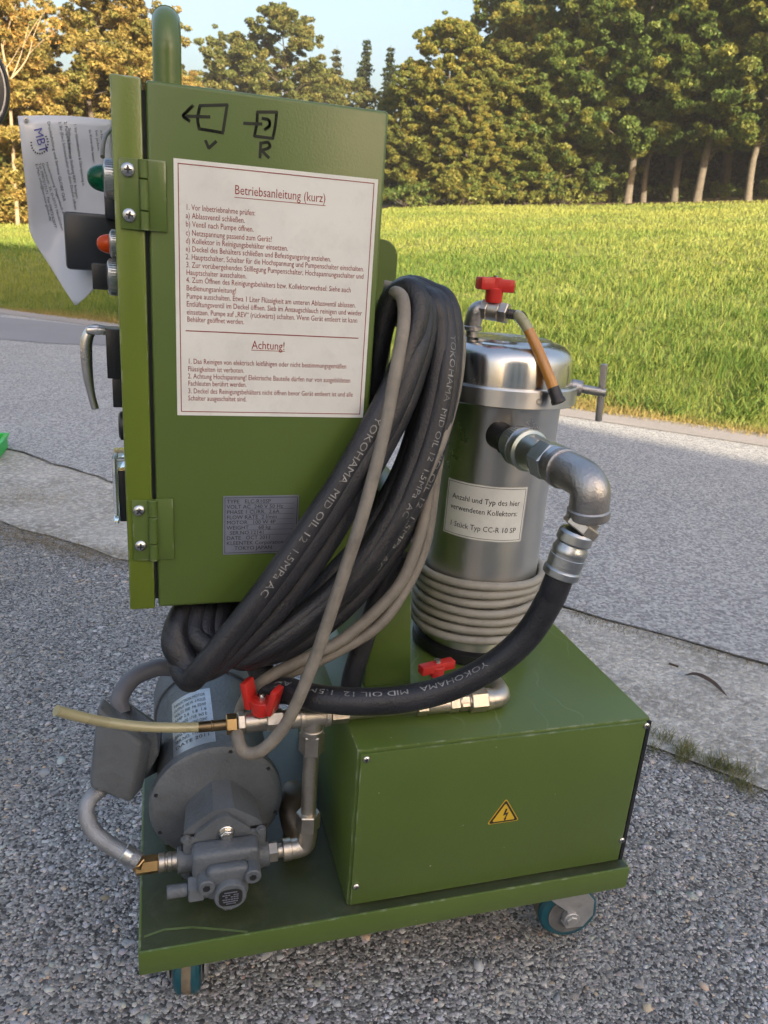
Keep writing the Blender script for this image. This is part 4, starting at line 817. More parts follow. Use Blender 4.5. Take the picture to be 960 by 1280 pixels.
bp_ = at(283, 1041, 'y', ho1 - .0075); b = MB(); b.cyl(bp_ + V(0, .004, 0), bp_ + V(0, -.001, 0), .0095, n=24, ch=.0006); b.cyl(bp_ + V(0, -.001, 0), bp_ + V(0, -.007, 0), .0075, n=6, ch=.0008); b.cyl(bp_ + V(0, -.007, 0), bp_ + V(0, -.0075, 0), .0045, n=12); P_('pump_bolt', b, M_screw, hs)
r0 = at(258, 1108, 'y', .035); zz_ = r0.z; b = MB(); b.cyl(V(r0.x + .012, .035, zz_), V(r0.x - .012, .035, zz_), .0125, n=20, ch=.001); b.cyl(V(r0.x - .003, .035, zz_), V(r0.x - .021, .035, zz_), .0152, n=6, ch=.0015, ph=.4); b.cyl(V(r0.x - .021, .035, zz_), V(r0.x - .045, .035, zz_), .0078, n=18, ch=.001); P_('relief_valve', b, M_motor, hs)
for sx, sz in ((-.040, .0), (.048, .0), (-.040, -.050), (.048, -.050)):
    b = MB(); q_ = V(MX + sx, ho1 - .0062, MZ + sz); b.cyl(q_, q_ + V(0, -.004, 0), .0048, n=6, ch=.0006); b.cyl(q_ + V(0, .0005, 0), q_ + V(0, -.0008, 0), .0064, n=16); P_('flange_bolt', b, M_motor, hs)
b = MB(); b.span((MX - hw + .001, ho1 - .0004, MZ - .064), (MX + .010 + hw, ho1 + .0012, MZ + .002)); P_('gasket', b, M_dark, hs)
b = MB(); b.cyl(V(MX - hw - .004, yq, f2_.z), V(MX - hw + .02, yq, f2_.z), .0155, n=24, ch=.001); P_('pump_port', b, M_motor, hs)
b = MB(); b.cyl(V(MX + hw - .01, yp, zl_), V(MX + hw + .012, yp, zl_), .0165, n=24, ch=.001); P_('pump_port', b, M_motor, hs)

# ================================================================== hoses and cables that hang on the cart
HOSE = thing('coiled_hose', (.3, .13, .838), 'thick black rubber hose hung in loops on the hook beside the cabinet', 'hose')
def pxpath(L): return [at(a, b, 'y', y) for a, b, y in L]
def loop(front, back): return spline(pxpath(front) + [V(*p) for p in back], 7, True)
HR = .0131
fronts = [
 ([(507, 362, .137), (520, 370, .125), (522, 392, .116), (513, 425, .106), (492, 480, .092), (461, 540, .078), (425, 602, .070), (383, 664, .062), (335, 732, .055), (286, 795, .050), (252, 836, .050), (236, 850, .062)], [(.052, .095, .462), (.075, .15, .465), (.15, .21, .495), (.235, .20, .515), (.268, .165, .62), (.270, .15, .76), (.281, .145, .85)]),
 ([(517, 376, .152), (530, 384, .138), (532, 410, .130), (522, 455, .115), (502, 512, .101), (471, 572, .090), (437, 632, .080), (394, 700, .073), (345, 764, .067), (300, 808, .063), (262, 836, .065), (238, 832, .076), (224, 808, .090), (221, 782, .106)], [(.072, .15, .512), (.12, .20, .500), (.2, .21, .505), (.262, .185, .58), (.270, .165, .74), (.288, .16, .858)]),
 ([(530, 371, .166), (543, 384, .150), (548, 412, .142), (546, 460, .128), (533, 522, .115), (512, 590, .103), (482, 655, .091), (438, 716, .081), (384, 766, .075), (330, 803, .072), (287, 818, .076), (256, 806, .090), (243, 784, .108)], [(.09, .155, .517), (.14, .20, .50), (.21, .21, .51), (.262, .20, .60), (.272, .18, .76), (.298, .175, .864)]),
 ([(545, 369, .178), (559, 382, .164), (565, 412, .151), (563, 465, .138), (552, 530, .124), (533, 590, .112), (504, 650, .101), (464, 706, .091), (414, 756, .084), (358, 800, .079), (310, 824, .080), (280, 812, .095), (270, 784, .115)], [(.115, .16, .515), (.16, .2, .50), (.22, .21, .52), (.262, .21, .62), (.276, .195, .78), (.306, .19, .868)]),
 ([(552, 380, .19), (556, 410, .178), (557, 470, .160), (543, 555, .143), (517, 640, .128), (480, 702, .116), (428, 762, .106), (368, 806, .100), (318, 820, .105), (294, 800, .125)], [(.15, .18, .515), (.21, .2, .52), (.262, .2, .62), (.28, .2, .78), (.312, .205, .868)]),
 ([(533, 392, .175), (540, 420, .162), (530, 500, .143), (505, 585, .122), (465, 655, .110), (415, 720, .098), (360, 775, .092), (305, 812, .090), (276, 800, .11)], [(.13, .17, .512), (.2, .2, .515), (.262, .2, .62), (.276, .2, .78), (.30, .185, .85)])]
fronts += [
 ([(512, 368, .146), (526, 380, .134), (528, 402, .127), (516, 450, .100), (488, 520, .084), (452, 580, .073), (408, 650, .066), (362, 715, .060), (312, 776, .055), (270, 822, .055), (246, 842, .065), (230, 828, .08), (216, 800, .095)], [(.062, .14, .505), (.1, .2, .5), (.2, .205, .51), (.262, .175, .59), (.270, .155, .75), (.284, .152, .853)]),
 ([(537, 372, .172), (551, 384, .156), (557, 412, .146), (556, 462, .124), (544, 526, .110), (524, 590, .098), (494, 652, .088), (452, 712, .079), (400, 762, .073), (344, 803, .070), (298, 822, .075), (266, 808, .092), (256, 784, .11)], [(.1, .16, .516), (.15, .2, .50), (.215, .21, .515), (.262, .205, .61), (.274, .19, .77), (.302, .18, .866)])]
LOOPS = []
for f, bk in fronts:
    sp = loop(f, bk); LOOPS.append(sp); b = MB(); b.tube(sp, HR, 16, closed=True); P_('hose_loop', b, M_rubber, HOSE, 60)
b = MB(); tail = spline(pxpath([(500, 690, .122), (478, 735, .128), (458, 790, .128), (442, 840, .125), (434, 872, .12)]) + [V(.235, .13, .36)], 7); b.tube(tail, .0130, 16); P_('hose_end', b, M_rubber, HOSE, 60)
ch = list(HOSE.children)
hose_text('hose_lettering', LOOPS[0], HR, [("YOKOHAMA  MID OIL 12  1.5MPa AC", .0105, s_at(LOOPS[0], 470, 522), -.15, False, s_at(LOOPS[0], 325, 745) - s_at(LOOPS[0], 470, 522))], ch[0], face=V(.25, -1, .35))
hose_text('hose_lettering', LOOPS[7], HR, [("YOKOHAMA  MID OIL 12  1.5MPa  AC", .0105, s_at(LOOPS[7], 558, 425), .1, False, s_at(LOOPS[7], 500, 642) - s_at(LOOPS[7], 558, 425))], ch[7], face=V(.2, -1, .3))
hose_text('hose_lettering', LOOPS[3], HR, [("MID OIL 12  1.5MPa  AC", .0100, s_at(LOOPS[3], 543, 560), .15, False, s_at(LOOPS[3], 462, 708) - s_at(LOOPS[3], 543, 560))], ch[3], face=V(.25, -1, .2))

CABLE = thing('hanging_cable', (.3, .12, .845), 'grey sheathed cable hung in front of the black hose, looping under the red drain valve', 'cable')
KR = .0072
ca = spline([V(.298, .165, .862)] + pxpath([(494, 366, .128), (503, 373, .112), (505, 400, .100), (499, 440, .088), (486, 510, .074), (470, 582, .060), (452, 648, .050), (430, 716, .044), (406, 788, .040), (384, 848, .036), (358, 904, .034), (330, 936, .034), (307, 941, .040), (297, 922, .052), (298, 900, .085), (308, 872, .105), (338, 845, .095), (394, 817, .085), (437, 793, .085), (497, 734, .094), (524, 671, .108), (536, 610, .124), (546, 545, .145), (552, 480, .17)]) + [V(.345, .19, .80), V(.325, .2, .862), V(.29, .2, .84)], 8)
b = MB(); b.tube(ca, KR, 14); P_('cable', b, M_cable, CABLE, 60)
cb = spline(pxpath([(330, 856, .12), (370, 838, .098), (417, 817, .090), (473, 782, .090), (508, 734, .101), (532, 679, .114), (543, 607, .130), (550, 540, .150)]) + [V(.35, .18, .77), V(.33, .21, .862), V(.29, .215, .84)], 8)
b = MB(); b.tube(cb, KR * .95, 14); P_('cable', b, M_cable, CABLE, 60)
cc = spline([V(.29, .2, .872)] + pxpath([(553, 372, .178), (568, 392, .166), (575, 430, .150), (569, 488, .134), (551, 552, .112), (528, 600, .096), (506, 640, .090), (478, 682, .086), (446, 722, .084), (418, 752, .090)]), 8)
b = MB(); b.tube(cc, KR * .98, 14); P_('cable', b, M_cable, CABLE, 60)

# cable wound round the foot of the tank
zc0 = at(597, 812, 'y', TY - .098).z; zc1 = at(597, 736, 'y', TY - .098).z
n_t = 7; pts = []
for i in range(n_t * 40 + 1):
    a = 2 * math.pi * i / 40 + .6; k = i / 40; rr = TR + .0076 + .0012 * math.sin(k * 2.3) + .0012 * math.sin(a * 2 + k * 1.3)
    pts.append(V(TCX + rr * math.cos(a), TY + rr * math.sin(a), zc0 + (zc1 - zc0) * k / n_t + .0022 * math.sin(a * 1.0 + k * .7) + .001 * math.sin(a * 3 + k)))
b = MB(); b.tube(pts, (zc1 - zc0) / n_t * .46, 12); cw_ = b.build('cable_coil', M_cable2, None, 60); tag(cw_, 'light grey cable wound in neat turns round the foot of the steel tank', 'cable')

# laminated sheet behind the pilot lamps
def tag_y(px, py): return .305 + .010 * math.sin((px - 20) / 30) + .006 * math.sin(py / 45 + px / 50) - .018 * max(0, (py - 280) / 100)
Lc = [(22, 145), (27, 185), (32, 230), (35, 262), (37, 288), (47, 309), (62, 332), (78, 358), (93, 381)]; Rc = [(140, 150), (141, 180), (143, 215), (145, 250), (147, 285), (143, 318), (130, 345), (113, 366), (96, 381)]
Ls = [Vector(p + (0,)) for p in Lc]; Rs = [Vector(p + (0,)) for p in Rc]; Ls = spline(Ls, 3); Rs = spline(Rs, 3); nu = 18
def tpt(p, e=0.0): return at(p[0], p[1], 'y', tag_y(p[0], p[1]) - e)
bm_ = bmesh.new(); rows_ = [[bm_.verts.new(tpt((l.lerp(r, k / nu) + V(0, -3 * math.sin(k / nu * math.pi) * (1 if i < 2 else 0), 0))[:2])) for k in range(nu + 1)] for i, (l, r) in enumerate(zip(Ls, Rs))]
for A, B in zip(rows_, rows_[1:]):
    for k in range(nu): bm_.faces.new((A[k], A[k + 1], B[k + 1], B[k]))
me = bpy.data.meshes.new('info_sheet'); bm_.to_mesh(me); bm_.free(); TAG = link('info_sheet', me, M_lam, ang=80); md = TAG.modifiers.new('solid', 'SOLIDIFY'); md.thickness = .0005; md.offset = -1 if False else 1
tag(TAG, 'creased laminated paper sheet with print, hanging behind the pilot lamps', 'paper sheet')
def tagline(s, p0, p1, hpx):
    p0 = V(*p0, 0); p1 = V(*p1, 0); d = (p1 - p0); Lp_ = d.length; d.normalize(); nrm = V(d.y, -d.x, 0)
    vs, fs, wd = text2d(s, 1.0); return s, 1.0, (lambda x, y: tpt((p0 + d * x + nrm * y * hpx)[:2], .0012)), Lp_
TL = [("1. Vor Inbetriebnahme & Überspannung in", (92, 155), (103, 232), 5), ("Stellung beachten", (85, 160), (86, 198), 5), ("2. Pumpenschalter in Stellung REV. bringen", (80, 152), (95, 248), 5), ("3. Ihr (Ein-) Schutzschalter auf dem Deckel öffnen", (73, 152), (93, 262), 5),
      ("Druckluftölung und Service GLOBE GbR", (59, 152), (79, 252), 5), ("Niederlassung Degernbach & Team", (57, 203), (83, 282), 4.4), ("Gewerbestr. 25, D-37171 Neukirchen", (52, 204), (77, 288), 4.4), ("Tel. 09872/17171  Fax 09872/62077", (48, 204), (68, 285), 4.4), ("E-Mail: info@service-globe.de", (44, 205), (62, 276), 4.4),
      ("im Reparaturfall", (125, 163), (128, 185), 4.4), ("bei jedem", (119, 163), (122, 188), 4.4), ("zu Kontrolle lassen", (111, 162), (116, 203), 4.4)]
lettering('sheet_lettering', [tagline(*q) for q in TL], M_blackink, TAG)
lettering('stamp_lettering', [tagline("MBT", (42, 161), (50, 192), 15)], M_blueink, TAG)
b = MB()
for k in range(15):
    a = math.radians(-40 + k * 16); c = (49.5 + 9.5 * math.cos(a), 179 + 12 * math.sin(a)); c2 = (49.5 + 11.5 * math.cos(a), 179 + 14 * math.sin(a)); t_ = (-math.sin(a) * .8, math.cos(a) * .8)
    b.quad(*[tpt(q, .0012) for q in ((c[0] - t_[0], c[1] - t_[1]), (c2[0] - t_[0], c2[1] - t_[1]), (c2[0] + t_[0], c2[1] + t_[1]), (c[0] + t_[0], c[1] + t_[1]))])
P_('stamp_ring', b, M_blackink, TAG)
b = MB(); eo = at(33, 150, 'y', tag_y(33, 150) - .001); b.lathe(eo, (0, -1, 0), [(0, .0024), (.0012, .0028), (.0014, .0014), (0, .0012)], 16, False, False); P_('eyelet', b, M_nickel, TAG)
b = MB(); b.tube(spline(pxpath([(141, 160, .30), (133, 168, .25), (129, 180, .21), (128, 196, .19)]), 5), .0022, 10); tag(b.build('hanger_wire', M_cable, None, 60), 'thin grey wire hooking the laminated sheet behind the cabinet door', 'wire')

# round mirror on a post, cut by the left edge of the photo
mc = at(-66, 100, 'y', 1.6); msc = FPX / ((mc - CAM).dot(CF)); mr = 71 / msc
MIR = thing('round_mirror', (mc.x - .30, 1.62, 0), 'round black framed mirror peeping in at the left edge beside the trees', 'mirror')
ax = (CAM - mc); ax.z = 0; ax.normalize()
b = MB(); b.lathe(mc - ax * .03, ax, [(0, mr * .5), (.008, mr * .86), (.02, mr * .97), (.032, mr), (.040, mr * .985), (.042, mr * .95), (.036, mr * .93)], 64, True, False); P_('mirror_housing', b, M_black, MIR)
b = MB(); b.lathe(mc, ax, [(.0, mr * .935), (.0055, mr * .935), (.006, mr * .90)], 64, True, False); P_('mirror_rim', b, M_fork, MIR)
b = MB(); b.lathe(mc, ax, [(.004, mr * .9), (.010, mr * .6), (.012, 0)], 64, True, False); P_('mirror_glass', b, M_grey_pl, MIR)
b = MB(); b.tube(spline([mc - ax * .025, mc - ax * .06 + V(-.1, 0, 0), V(mc.x - .30, 1.64, mc.z - .02), V(mc.x - .30, 1.62, mc.z - .1), V(mc.x - .30, 1.62, -.02)], 6), .018, 14); P_('mirror_post', b, M_fork, MIR)
# green crate at the edge of the gutter
gc = at(-3, 577, 'z', .0); CR_ = thing('plastic_crate', (gc.x - .17, gc.y + .12, 0), 'bright green plastic crate cut by the left edge, standing on the concrete gutter', 'crate')
gx0, gx1, gy0, gy1, gh = gc.x - .34, gc.x, gc.y, gc.y + .24, .062
b = MB(); b.span((gx0, gy0, 0.0), (gx1, gy1, .006)); b.span((gx0, gy0, .0062), (gx1, gy0 + .006, gh - .012)); b.span((gx0, gy1 - .006, .0062), (gx1, gy1, gh - .012)); b.span((gx0, gy0 + .0062, .0062), (gx0 + .006, gy1 - .0062, gh - .012)); b.span((gx1 - .006, gy0 + .0062, .0062), (gx1, gy1 - .0062, gh - .012)); P_('crate_body', b, M_gpl, CR_)
b = MB(); e = .008; zz0, zz1 = gh - .0118, gh; b.span((gx0 - e, gy0 - e, zz0), (gx1 + e, gy0 + .008, zz1), .002); b.span((gx0 - e, gy1 - .008, zz0), (gx1 + e, gy1 + e, zz1), .002); b.span((gx0 - e, gy0 + .0082, zz0), (gx0 + .008, gy1 - .0082, zz1), .002); b.span((gx1 - .008, gy0 + .0082, zz0), (gx1 + e, gy1 - .0082, zz1), .002); P_('crate_rim', b, M_gpl, CR_)

# ================================================================== unseen house form added behind the photographer to shade the yard
def on_terrain(px, py):
    d = CF * FPX + CR * (px - 480) - CU * (py - 640); d /= math.hypot(d.x, d.y); prev = 0
    for t in np.arange(1, 140, .1):
        p = CAM + d * t
        if p.z < tz(p.x, p.y): return p
    return CAM + d * 140
tv = V(-SD.x, -SD.y, 0).normalized(); lv = V(-tv.y, tv.x, 0); te = math.tan(SUN_EL)
VB = -12.0                                                       # the wall stands this far back along the light
def need(q): p = on_terrain(*q); return p.dot(lv), p.z + (V(p.x, p.y, 0).dot(tv) - VB) * te
r1, r2, l1, l2, l3 = need((960, 581)), need((695, 529)), need((145, 323)), need((60, 312)), need((0, 306))
prof = [(-13, r1[1] * .93), (r1[0], r1[1]), (r2[0] - .02, r2[1]), (r2[0], l1[1]), (l2[0], l2[1]), (l3[0], l3[1]), (l3[0] + 3, l3[1]), (l3[0] + 6.5, l3[1] * .66)]  # outline worked back from the wanted shadow edge
pass
SHADE_HOUSE = thing('shade_house', (tv * VB), 'unseen tall white house form with a low annex, added behind the photographer to shade the yard', 'house')
wp = lambda u, h, v=VB: lv * u + tv * v + V(0, 0, h)
poly = [wp(prof[0][0], -.05)] + [wp(u, h - .12) for u, h in prof] + [wp(prof[-1][0], -.05)]
b = MB(); b.prism(poly, tv * -6); P_('wall', b, mat('pale_render', (.72, .70, .66), .9, 0, .06, 2, .3, 60), SHADE_HOUSE)  # pale, so the added wall also brightens the yard
b = MB()
for (u0_, h0_), (u1_, h1_) in zip(prof, prof[1:]):
    b.hexa([wp(u0_, h0_ - .12), wp(u1_, h1_ - .12), wp(u1_, h1_ - .12, VB - 6.3), wp(u0_, h0_ - .12, VB - 6.3), wp(u0_, h0_, VB + .0), wp(u1_, h1_, VB + .0), wp(u1_, h1_, VB - 6.3), wp(u0_, h0_, VB - 6.3)])
P_('roof', b, mat('roof_tiles', (.20, .08, .05), .8, 0, .2, 6), SHADE_HOUSE)
for u, z in ((-10, .9), (-6.5, .9), (-1.6, 1.0), (.6, 1.0), (2.8, 1.0), (-1.6, 4.0), (.6, 4.0), (2.8, 4.0), (.6, 7.0), (2.8, 7.0)):
    b = MB(); b.prism([wp(u, z), wp(u + 1.0, z), wp(u + 1.0, z + 1.3), wp(u, z + 1.3)], tv * .05); P_('window', b, M_grey_pl, SHADE_HOUSE)

# ================================================================== vegetation
M_leaf = vcol_mat('leaves', .55, .5, .25); M_grass = vcol_mat('grass_blades', .6, .35, .25)
M_bark = mat('grey_bark', (.085, .072, .058), .9, 0, .3, 4, .8, 30, .05)
M_barkd = mat('dark_bark', (.07, .055, .042), .9, 0, .3, 4, .8, 30, .05)
M_birch = mat('birch_bark', (.22, .17, .11), .8, 0, .25, 5, .5, 30, .05)
def leaf_quads(cen, dirs_seed, size, tone, elong=1.5, hang=0.0):
    n = len(cen); nrm = RNG.normal(0, 1, (n, 3)); nrm[:, 2] += .55; nrm += dirs_seed * .5; nrm /= np.linalg.norm(nrm, axis=1, keepdims=True)
    a = RNG.normal(0, 1, (n, 3)); a[:, 2] -= hang; u = np.cross(nrm, a); u /= np.linalg.norm(u, axis=1, keepdims=True); v = np.cross(nrm, u)
    s = (size * RNG.uniform(.6, 1.3, n))[:, None]; v = v * s * elong * .5; u = u * s * .5
    vv = np.stack([cen - v, cen + u * 1.05 + v * .45, cen - u * 1.05 + v * .75], 1).reshape(-1, 3)
    return vv, np.arange(n * 3).reshape(n, 3), tone
def mixcol(pal, n, jit=.16):
    pal = np.array(pal); c = pal[RNG.integers(0, len(pal), n)]; return np.clip(c * RNG.uniform(1 - jit, 1 + jit, (n, 1)), .005, .9)
def crown_arrays(clumps, per, size, pal, flat=.62, hang=.2):
    C_, D_, T_ = [], [], []
    for (c, r, k) in clumps:
        n = max(6, int(per * r * r)); d = RNG.normal(0, 1, (n, 3)); d /= np.linalg.norm(d, axis=1, keepdims=True); rad = r * RNG.uniform(.25, 1, (n, 1)) ** .45
        p = np.array(c) + d * rad * np.array([1, 1, flat]); C_.append(p); D_.append(d)
        base = mixcol(pal, 1, .2)[0]; T_.append(np.clip((base * .65 + mixcol(pal, n) * .35) * RNG.uniform(.75, 1.25, (n, 1)), .004, .8))
    C_ = np.concatenate(C_); D_ = np.concatenate(D_); T_ = np.concatenate(T_)
    return leaf_quads(C_, D_, size, T_, 1.5, hang)
def limb(b, p, q, r0, r1, sag=.0, n=6):
    m = p.lerp(q, .5) + V(RNG.normal(0, .12), RNG.normal(0, .12), sag) * (q - p).length * .25; b.tube(spline([p, m, q], 3), [r0 + (r1 - r0) * i / 6 for i in range(7)], n)
def broadleaf(name, H, W, hb, pal, nc=75, per=380, size=.25, bark=None, trunk_r=.3, top=1.9, rmin=.5, rmax=1.25, gap=0.0):
    """a template tree: trunk with limbs and a crown of leaf clumps"""
    root = thing(name, (0, 0, 0), None, 'tree'); b = MB(); hs = H * .93
    tp_ = [V(RNG.normal(0, .12) * i, RNG.normal(0, .12) * i, hs * i / 6 - (.3 if i == 0 else 0)) for i in range(7)]
    b.tube(spline(tp_, 3), [trunk_r * (1.25 if i == 0 else 1) * (1 - .93 * i / 18) + .02 for i in range(19)], 9)
    cl = []
    for i in range(nc):                                            # boughs: each a string of clumps that thins towards its tip
        t = RNG.uniform(0, 1) ** .9; z = hb + (H - hb) * t
        env = W * .5 * max(.06, 1 - abs((t - .36) / .66) ** 2.6) ** .55 * RNG.uniform(.70, 1.2)
        if RNG.uniform() < gap: continue
        a = RNG.uniform(0, 6.283); rise = RNG.uniform(-.12, .25); z0 = z - .25 * env; k = min(5.9, max(.3, z0) / hs * 6); p = tp_[int(k)].lerp(tp_[int(k) + 1], k - int(k))
        tip = V(p.x + env * math.cos(a), p.y + env * math.sin(a), z + rise * env)
        if i % 4 == 0: limb(b, p, tip, .03 + .05 * (1 - t), .008, .2, 5)
        for u in (.45, .68, .88, 1.0):
            if u < .5 and RNG.uniform() < .5: continue
            c = p.lerp(tip, u) + V(RNG.normal(0, .28), RNG.normal(0, .28), RNG.normal(0, .22)); cl.append((tuple(c), RNG.uniform(rmin, rmax) * (1.1 - .42 * u) * (1 - .3 * t), 0))
    P_('trunk', b, bark or M_bark, root, 60)
    vv, ff, tt = crown_arrays(cl, per, size, pal); np_mesh('crown', vv, ff, tt, M_leaf, root); root['H'] = H; return root
def conifer(name, H, W, hb, pal, lv_=34, size=.26, bare=0.0):
    root = thing(name, (0, 0, 0), None, 'tree'); b = MB(); b.tube([V(0, 0, -.3), V(0, 0, H * .5), V(0, 0, H)], [.26, .15, .02], 8); Cs, Ds, Ts = [], [], []
    for l in range(lv_):
        t = l / lv_; z = hb + (H - hb) * t; rad = W * .5 * (1 - t) ** .85 + .15
        for k in range(8):
            a = RNG.uniform(0, 6.28); L_2 = rad * RNG.uniform(.6, 1.1); n = max(8, int(L_2 * 30)); u = RNG.uniform(.1, 1, n); P = np.stack([u * L_2 * math.cos(a), u * L_2 * math.sin(a), z - u ** 1.3 * L_2 * .42 + .12 * L_2 * u ** 3], 1) + RNG.normal(0, 1, (n, 3)) * np.array([.16, .16, .09])
            Cs.append(P); Ds.append(np.tile([[math.cos(a), math.sin(a), .2]], (n, 1))); Ts.append(mixcol(pal, n, .35))
            if k < 3: b.tube([V(0, 0, z), V(L_2 * .9 * math.cos(a), L_2 * .9 * math.sin(a), z - L_2 * .3)], [.03, .01], 4)
    P_('trunk', b, M_barkd, root, 60); vv, ff, tt = leaf_quads(np.concatenate(Cs), np.concatenate(Ds), size, np.concatenate(Ts), 2.4, .6); np_mesh('crown', vv, ff, tt, M_leaf, root); root['H'] = H; return root
YEL = [(.225, .21, .044), (.19, .195, .044), (.15, .175, .040), (.24, .20, .040), (.11, .15, .036)]
YGR = [(.155, .17, .036), (.11, .14, .032), (.20, .18, .038), (.085, .12, .028), (.13, .15, .032)]
GRN = [(.075, .125, .028), (.09, .135, .03), (.055, .10, .022), (.125, .155, .03), (.075, .115, .027), (.19, .18, .034)]
DKG = [(.030, .048, .020), (.038, .055, .022), (.048, .060, .022)]
GLD = [(.30, .235, .07), (.27, .225, .065), (.32, .225, .068), (.21, .195, .058), (.30, .20, .062)]
OLV = [(.15, .16, .045), (.12, .14, .04), (.19, .175, .05), (.10, .12, .036)]
TPL = {
 'yb1': broadleaf('beech_tree', 22, 11, .8, YEL, 210, 380, bark=M_barkd), 'yb2': broadleaf('beech_tree', 22, 10, 1.2, YGR + YEL[:2], 200, 380, bark=M_barkd),
 'gb1': broadleaf('beech_tree', 24, 11, 1.5, GRN + YGR[:2], 210, 380, bark=M_barkd), 'gb2': broadleaf('beech_tree', 24, 12, 4.8, GRN, 200, 380, trunk_r=.36), 'gb3': broadleaf('beech_tree', 24, 11, 5.6, GRN + YGR[:1], 190, 380, trunk_r=.33),
 'olv': broadleaf('ash_tree', 20, 11, 3, OLV, 150, 380, .24, gap=.04, bark=M_barkd), 'gld': broadleaf('golden_tree', 17, 9, .6, GLD, 190, 520, .18, gap=.0, bark=M_barkd), 'gld2': broadleaf('golden_tree', 17, 6.5, 1.0, GLD[:3] + OLV[:1], 150, 520, .17, gap=.04, bark=M_barkd, rmin=.4, rmax=.9),
 'sp': conifer('spruce_tree', 22, 7, 1.5, DKG), 'pn': conifer('spruce_tree', 20, 5, 4, [(.05, .06, .025), (.08, .075, .03)], 22),
}
def shrub(name, H, W, pal, nc=22):
    root = thing(name, (0, 0, 0), None, 'shrub'); b = MB(); cl = []
    for i in range(nc):
        a = RNG.uniform(0, 6.28); rr = W * .5 * RNG.uniform(0, 1) ** .5; z = H * RNG.uniform(.15, .85) * (1 - .45 * (rr / (W * .5)) ** 2); cl.append(((rr * math.cos(a), rr * math.sin(a), z), RNG.uniform(.35, .65) * H / 2.2, 0)); limb(b, V(0, 0, -.1), V(rr * math.cos(a), rr * math.sin(a), z), .03, .008)
    P_('stem', b, M_barkd, root, 60); vv, ff, tt = crown_arrays(cl, 150, .18, pal); np_mesh('crown', vv, ff, tt, M_leaf, root); root['H'] = H; return root
TPL['sh1'] = shrub('shrub', 3.2, 4.6, YGR); TPL['sh2'] = shrub('shrub', 2.4, 4.2, GRN); TPL['sh3'] = shrub('shrub', 4.2, 5, GLD[:3] + OLV)
USED = set()
def place(key, px, D, top=None, H=None, label='', group=None, rz=None):
    src = TPL[key]
    d = CF * FPX + CR * (px - 480) - CU * (265 - 640); k = D / math.hypot(d.x, d.y); x, y = CAM.x + d.x * k, CAM.y + d.y * k; z = tz(x, y) - .05
    if top is not None:
        d2 = CF * FPX + CR * (px - 480 - (265 - top) * -.02) - CU * (top - 640); H = CAM.z + d2.z * D / math.hypot(d2.x, d2.y) - z
    if key in USED:
        r = src.copy(); COL.objects.link(r)
        for c in src.children: q = c.copy(); COL.objects.link(q); q.parent = r; q.matrix_parent_inverse = Matrix.Identity(4)
    else:
        r = src; USED.add(key)
        for c in r.children: c.matrix_parent_inverse = Matrix.Identity(4)
    s = H / src['H']; r.location = (x, y, z); r.scale = (s * random.uniform(.95, 1.12), s * random.uniform(.95, 1.12), s); r.rotation_euler = (0, 0, random.uniform(0, 6.28) if rz is None else rz)
    r['label'] = label
    if group: r['group'] = group
    return r
FE = 'trees along the forest edge'; FB = 'trees inside the forest'; LT = 'trees across the road on the left'; MT = 'distant trees seen over the cabinet'
# forest edge, left to right
for key, px, D, top, lab in (
 ('gb1', 487, 66, 112, 'green leafy tree just right of the cabinet top, first of the forest edge'),
 ('yb1', 548, 60, 22, 'broad golden yellow beech at the left end of the forest, leafy to the ground'),
 ('yb2', 608, 58, 55, 'yellow green beech in front of the golden one, branches down to the meadow'),
 ('yb1', 642, 63, 8, 'tall yellow beech with dark gaps, second golden crown of the forest'),
 ('gb1', 690, 58, -30, 'green beech with yellowing boughs reaching the meadow, left of the first bare trunk'),
 ('yb2', 728, 61, 60, 'lower yellow green beech filling the middle of the forest edge'),
 ('gb2', 782, 58, -110, 'green beech on a pale straight trunk, leftmost of the bare trunks'),
 ('gb3', 802, 60, -70, 'dark green beech on a thick leaning pale trunk, second of the bare trunks'),
 ('gb2', 868, 57, -130, 'tall green beech on a pale trunk between the leaning trunk and the rightmost one'),
 ('yb2', 512, 61, 78, 'yellow green tree squeezed between the first green tree and the golden beech'),
 ('yb1', 578, 57, 98, 'low golden tree at the meadow edge, right foot of the broad golden beech'),
 ('gb1', 628, 58, 118, 'low green tree in front of the tall yellow beech'),
 ('yb2', 668, 58, 92, 'yellow tipped tree between the tall yellow beech and the green one'),
 ('gb1', 748, 60, 40, 'dark green tree just left of the leftmost bare trunk'),
 ('gb3', 840, 60, -90, 'green beech filling the gap between the second and third bare trunk'),
 ('gb3', 932, 55, -120, 'tall green beech on the rightmost pale trunk in view, boughs hanging low'),
 ('gb2', 985, 57, -120, 'green beech at the right edge of the photo, only its boughs in view')):
    place(key, px, D, top, None, lab, FE)
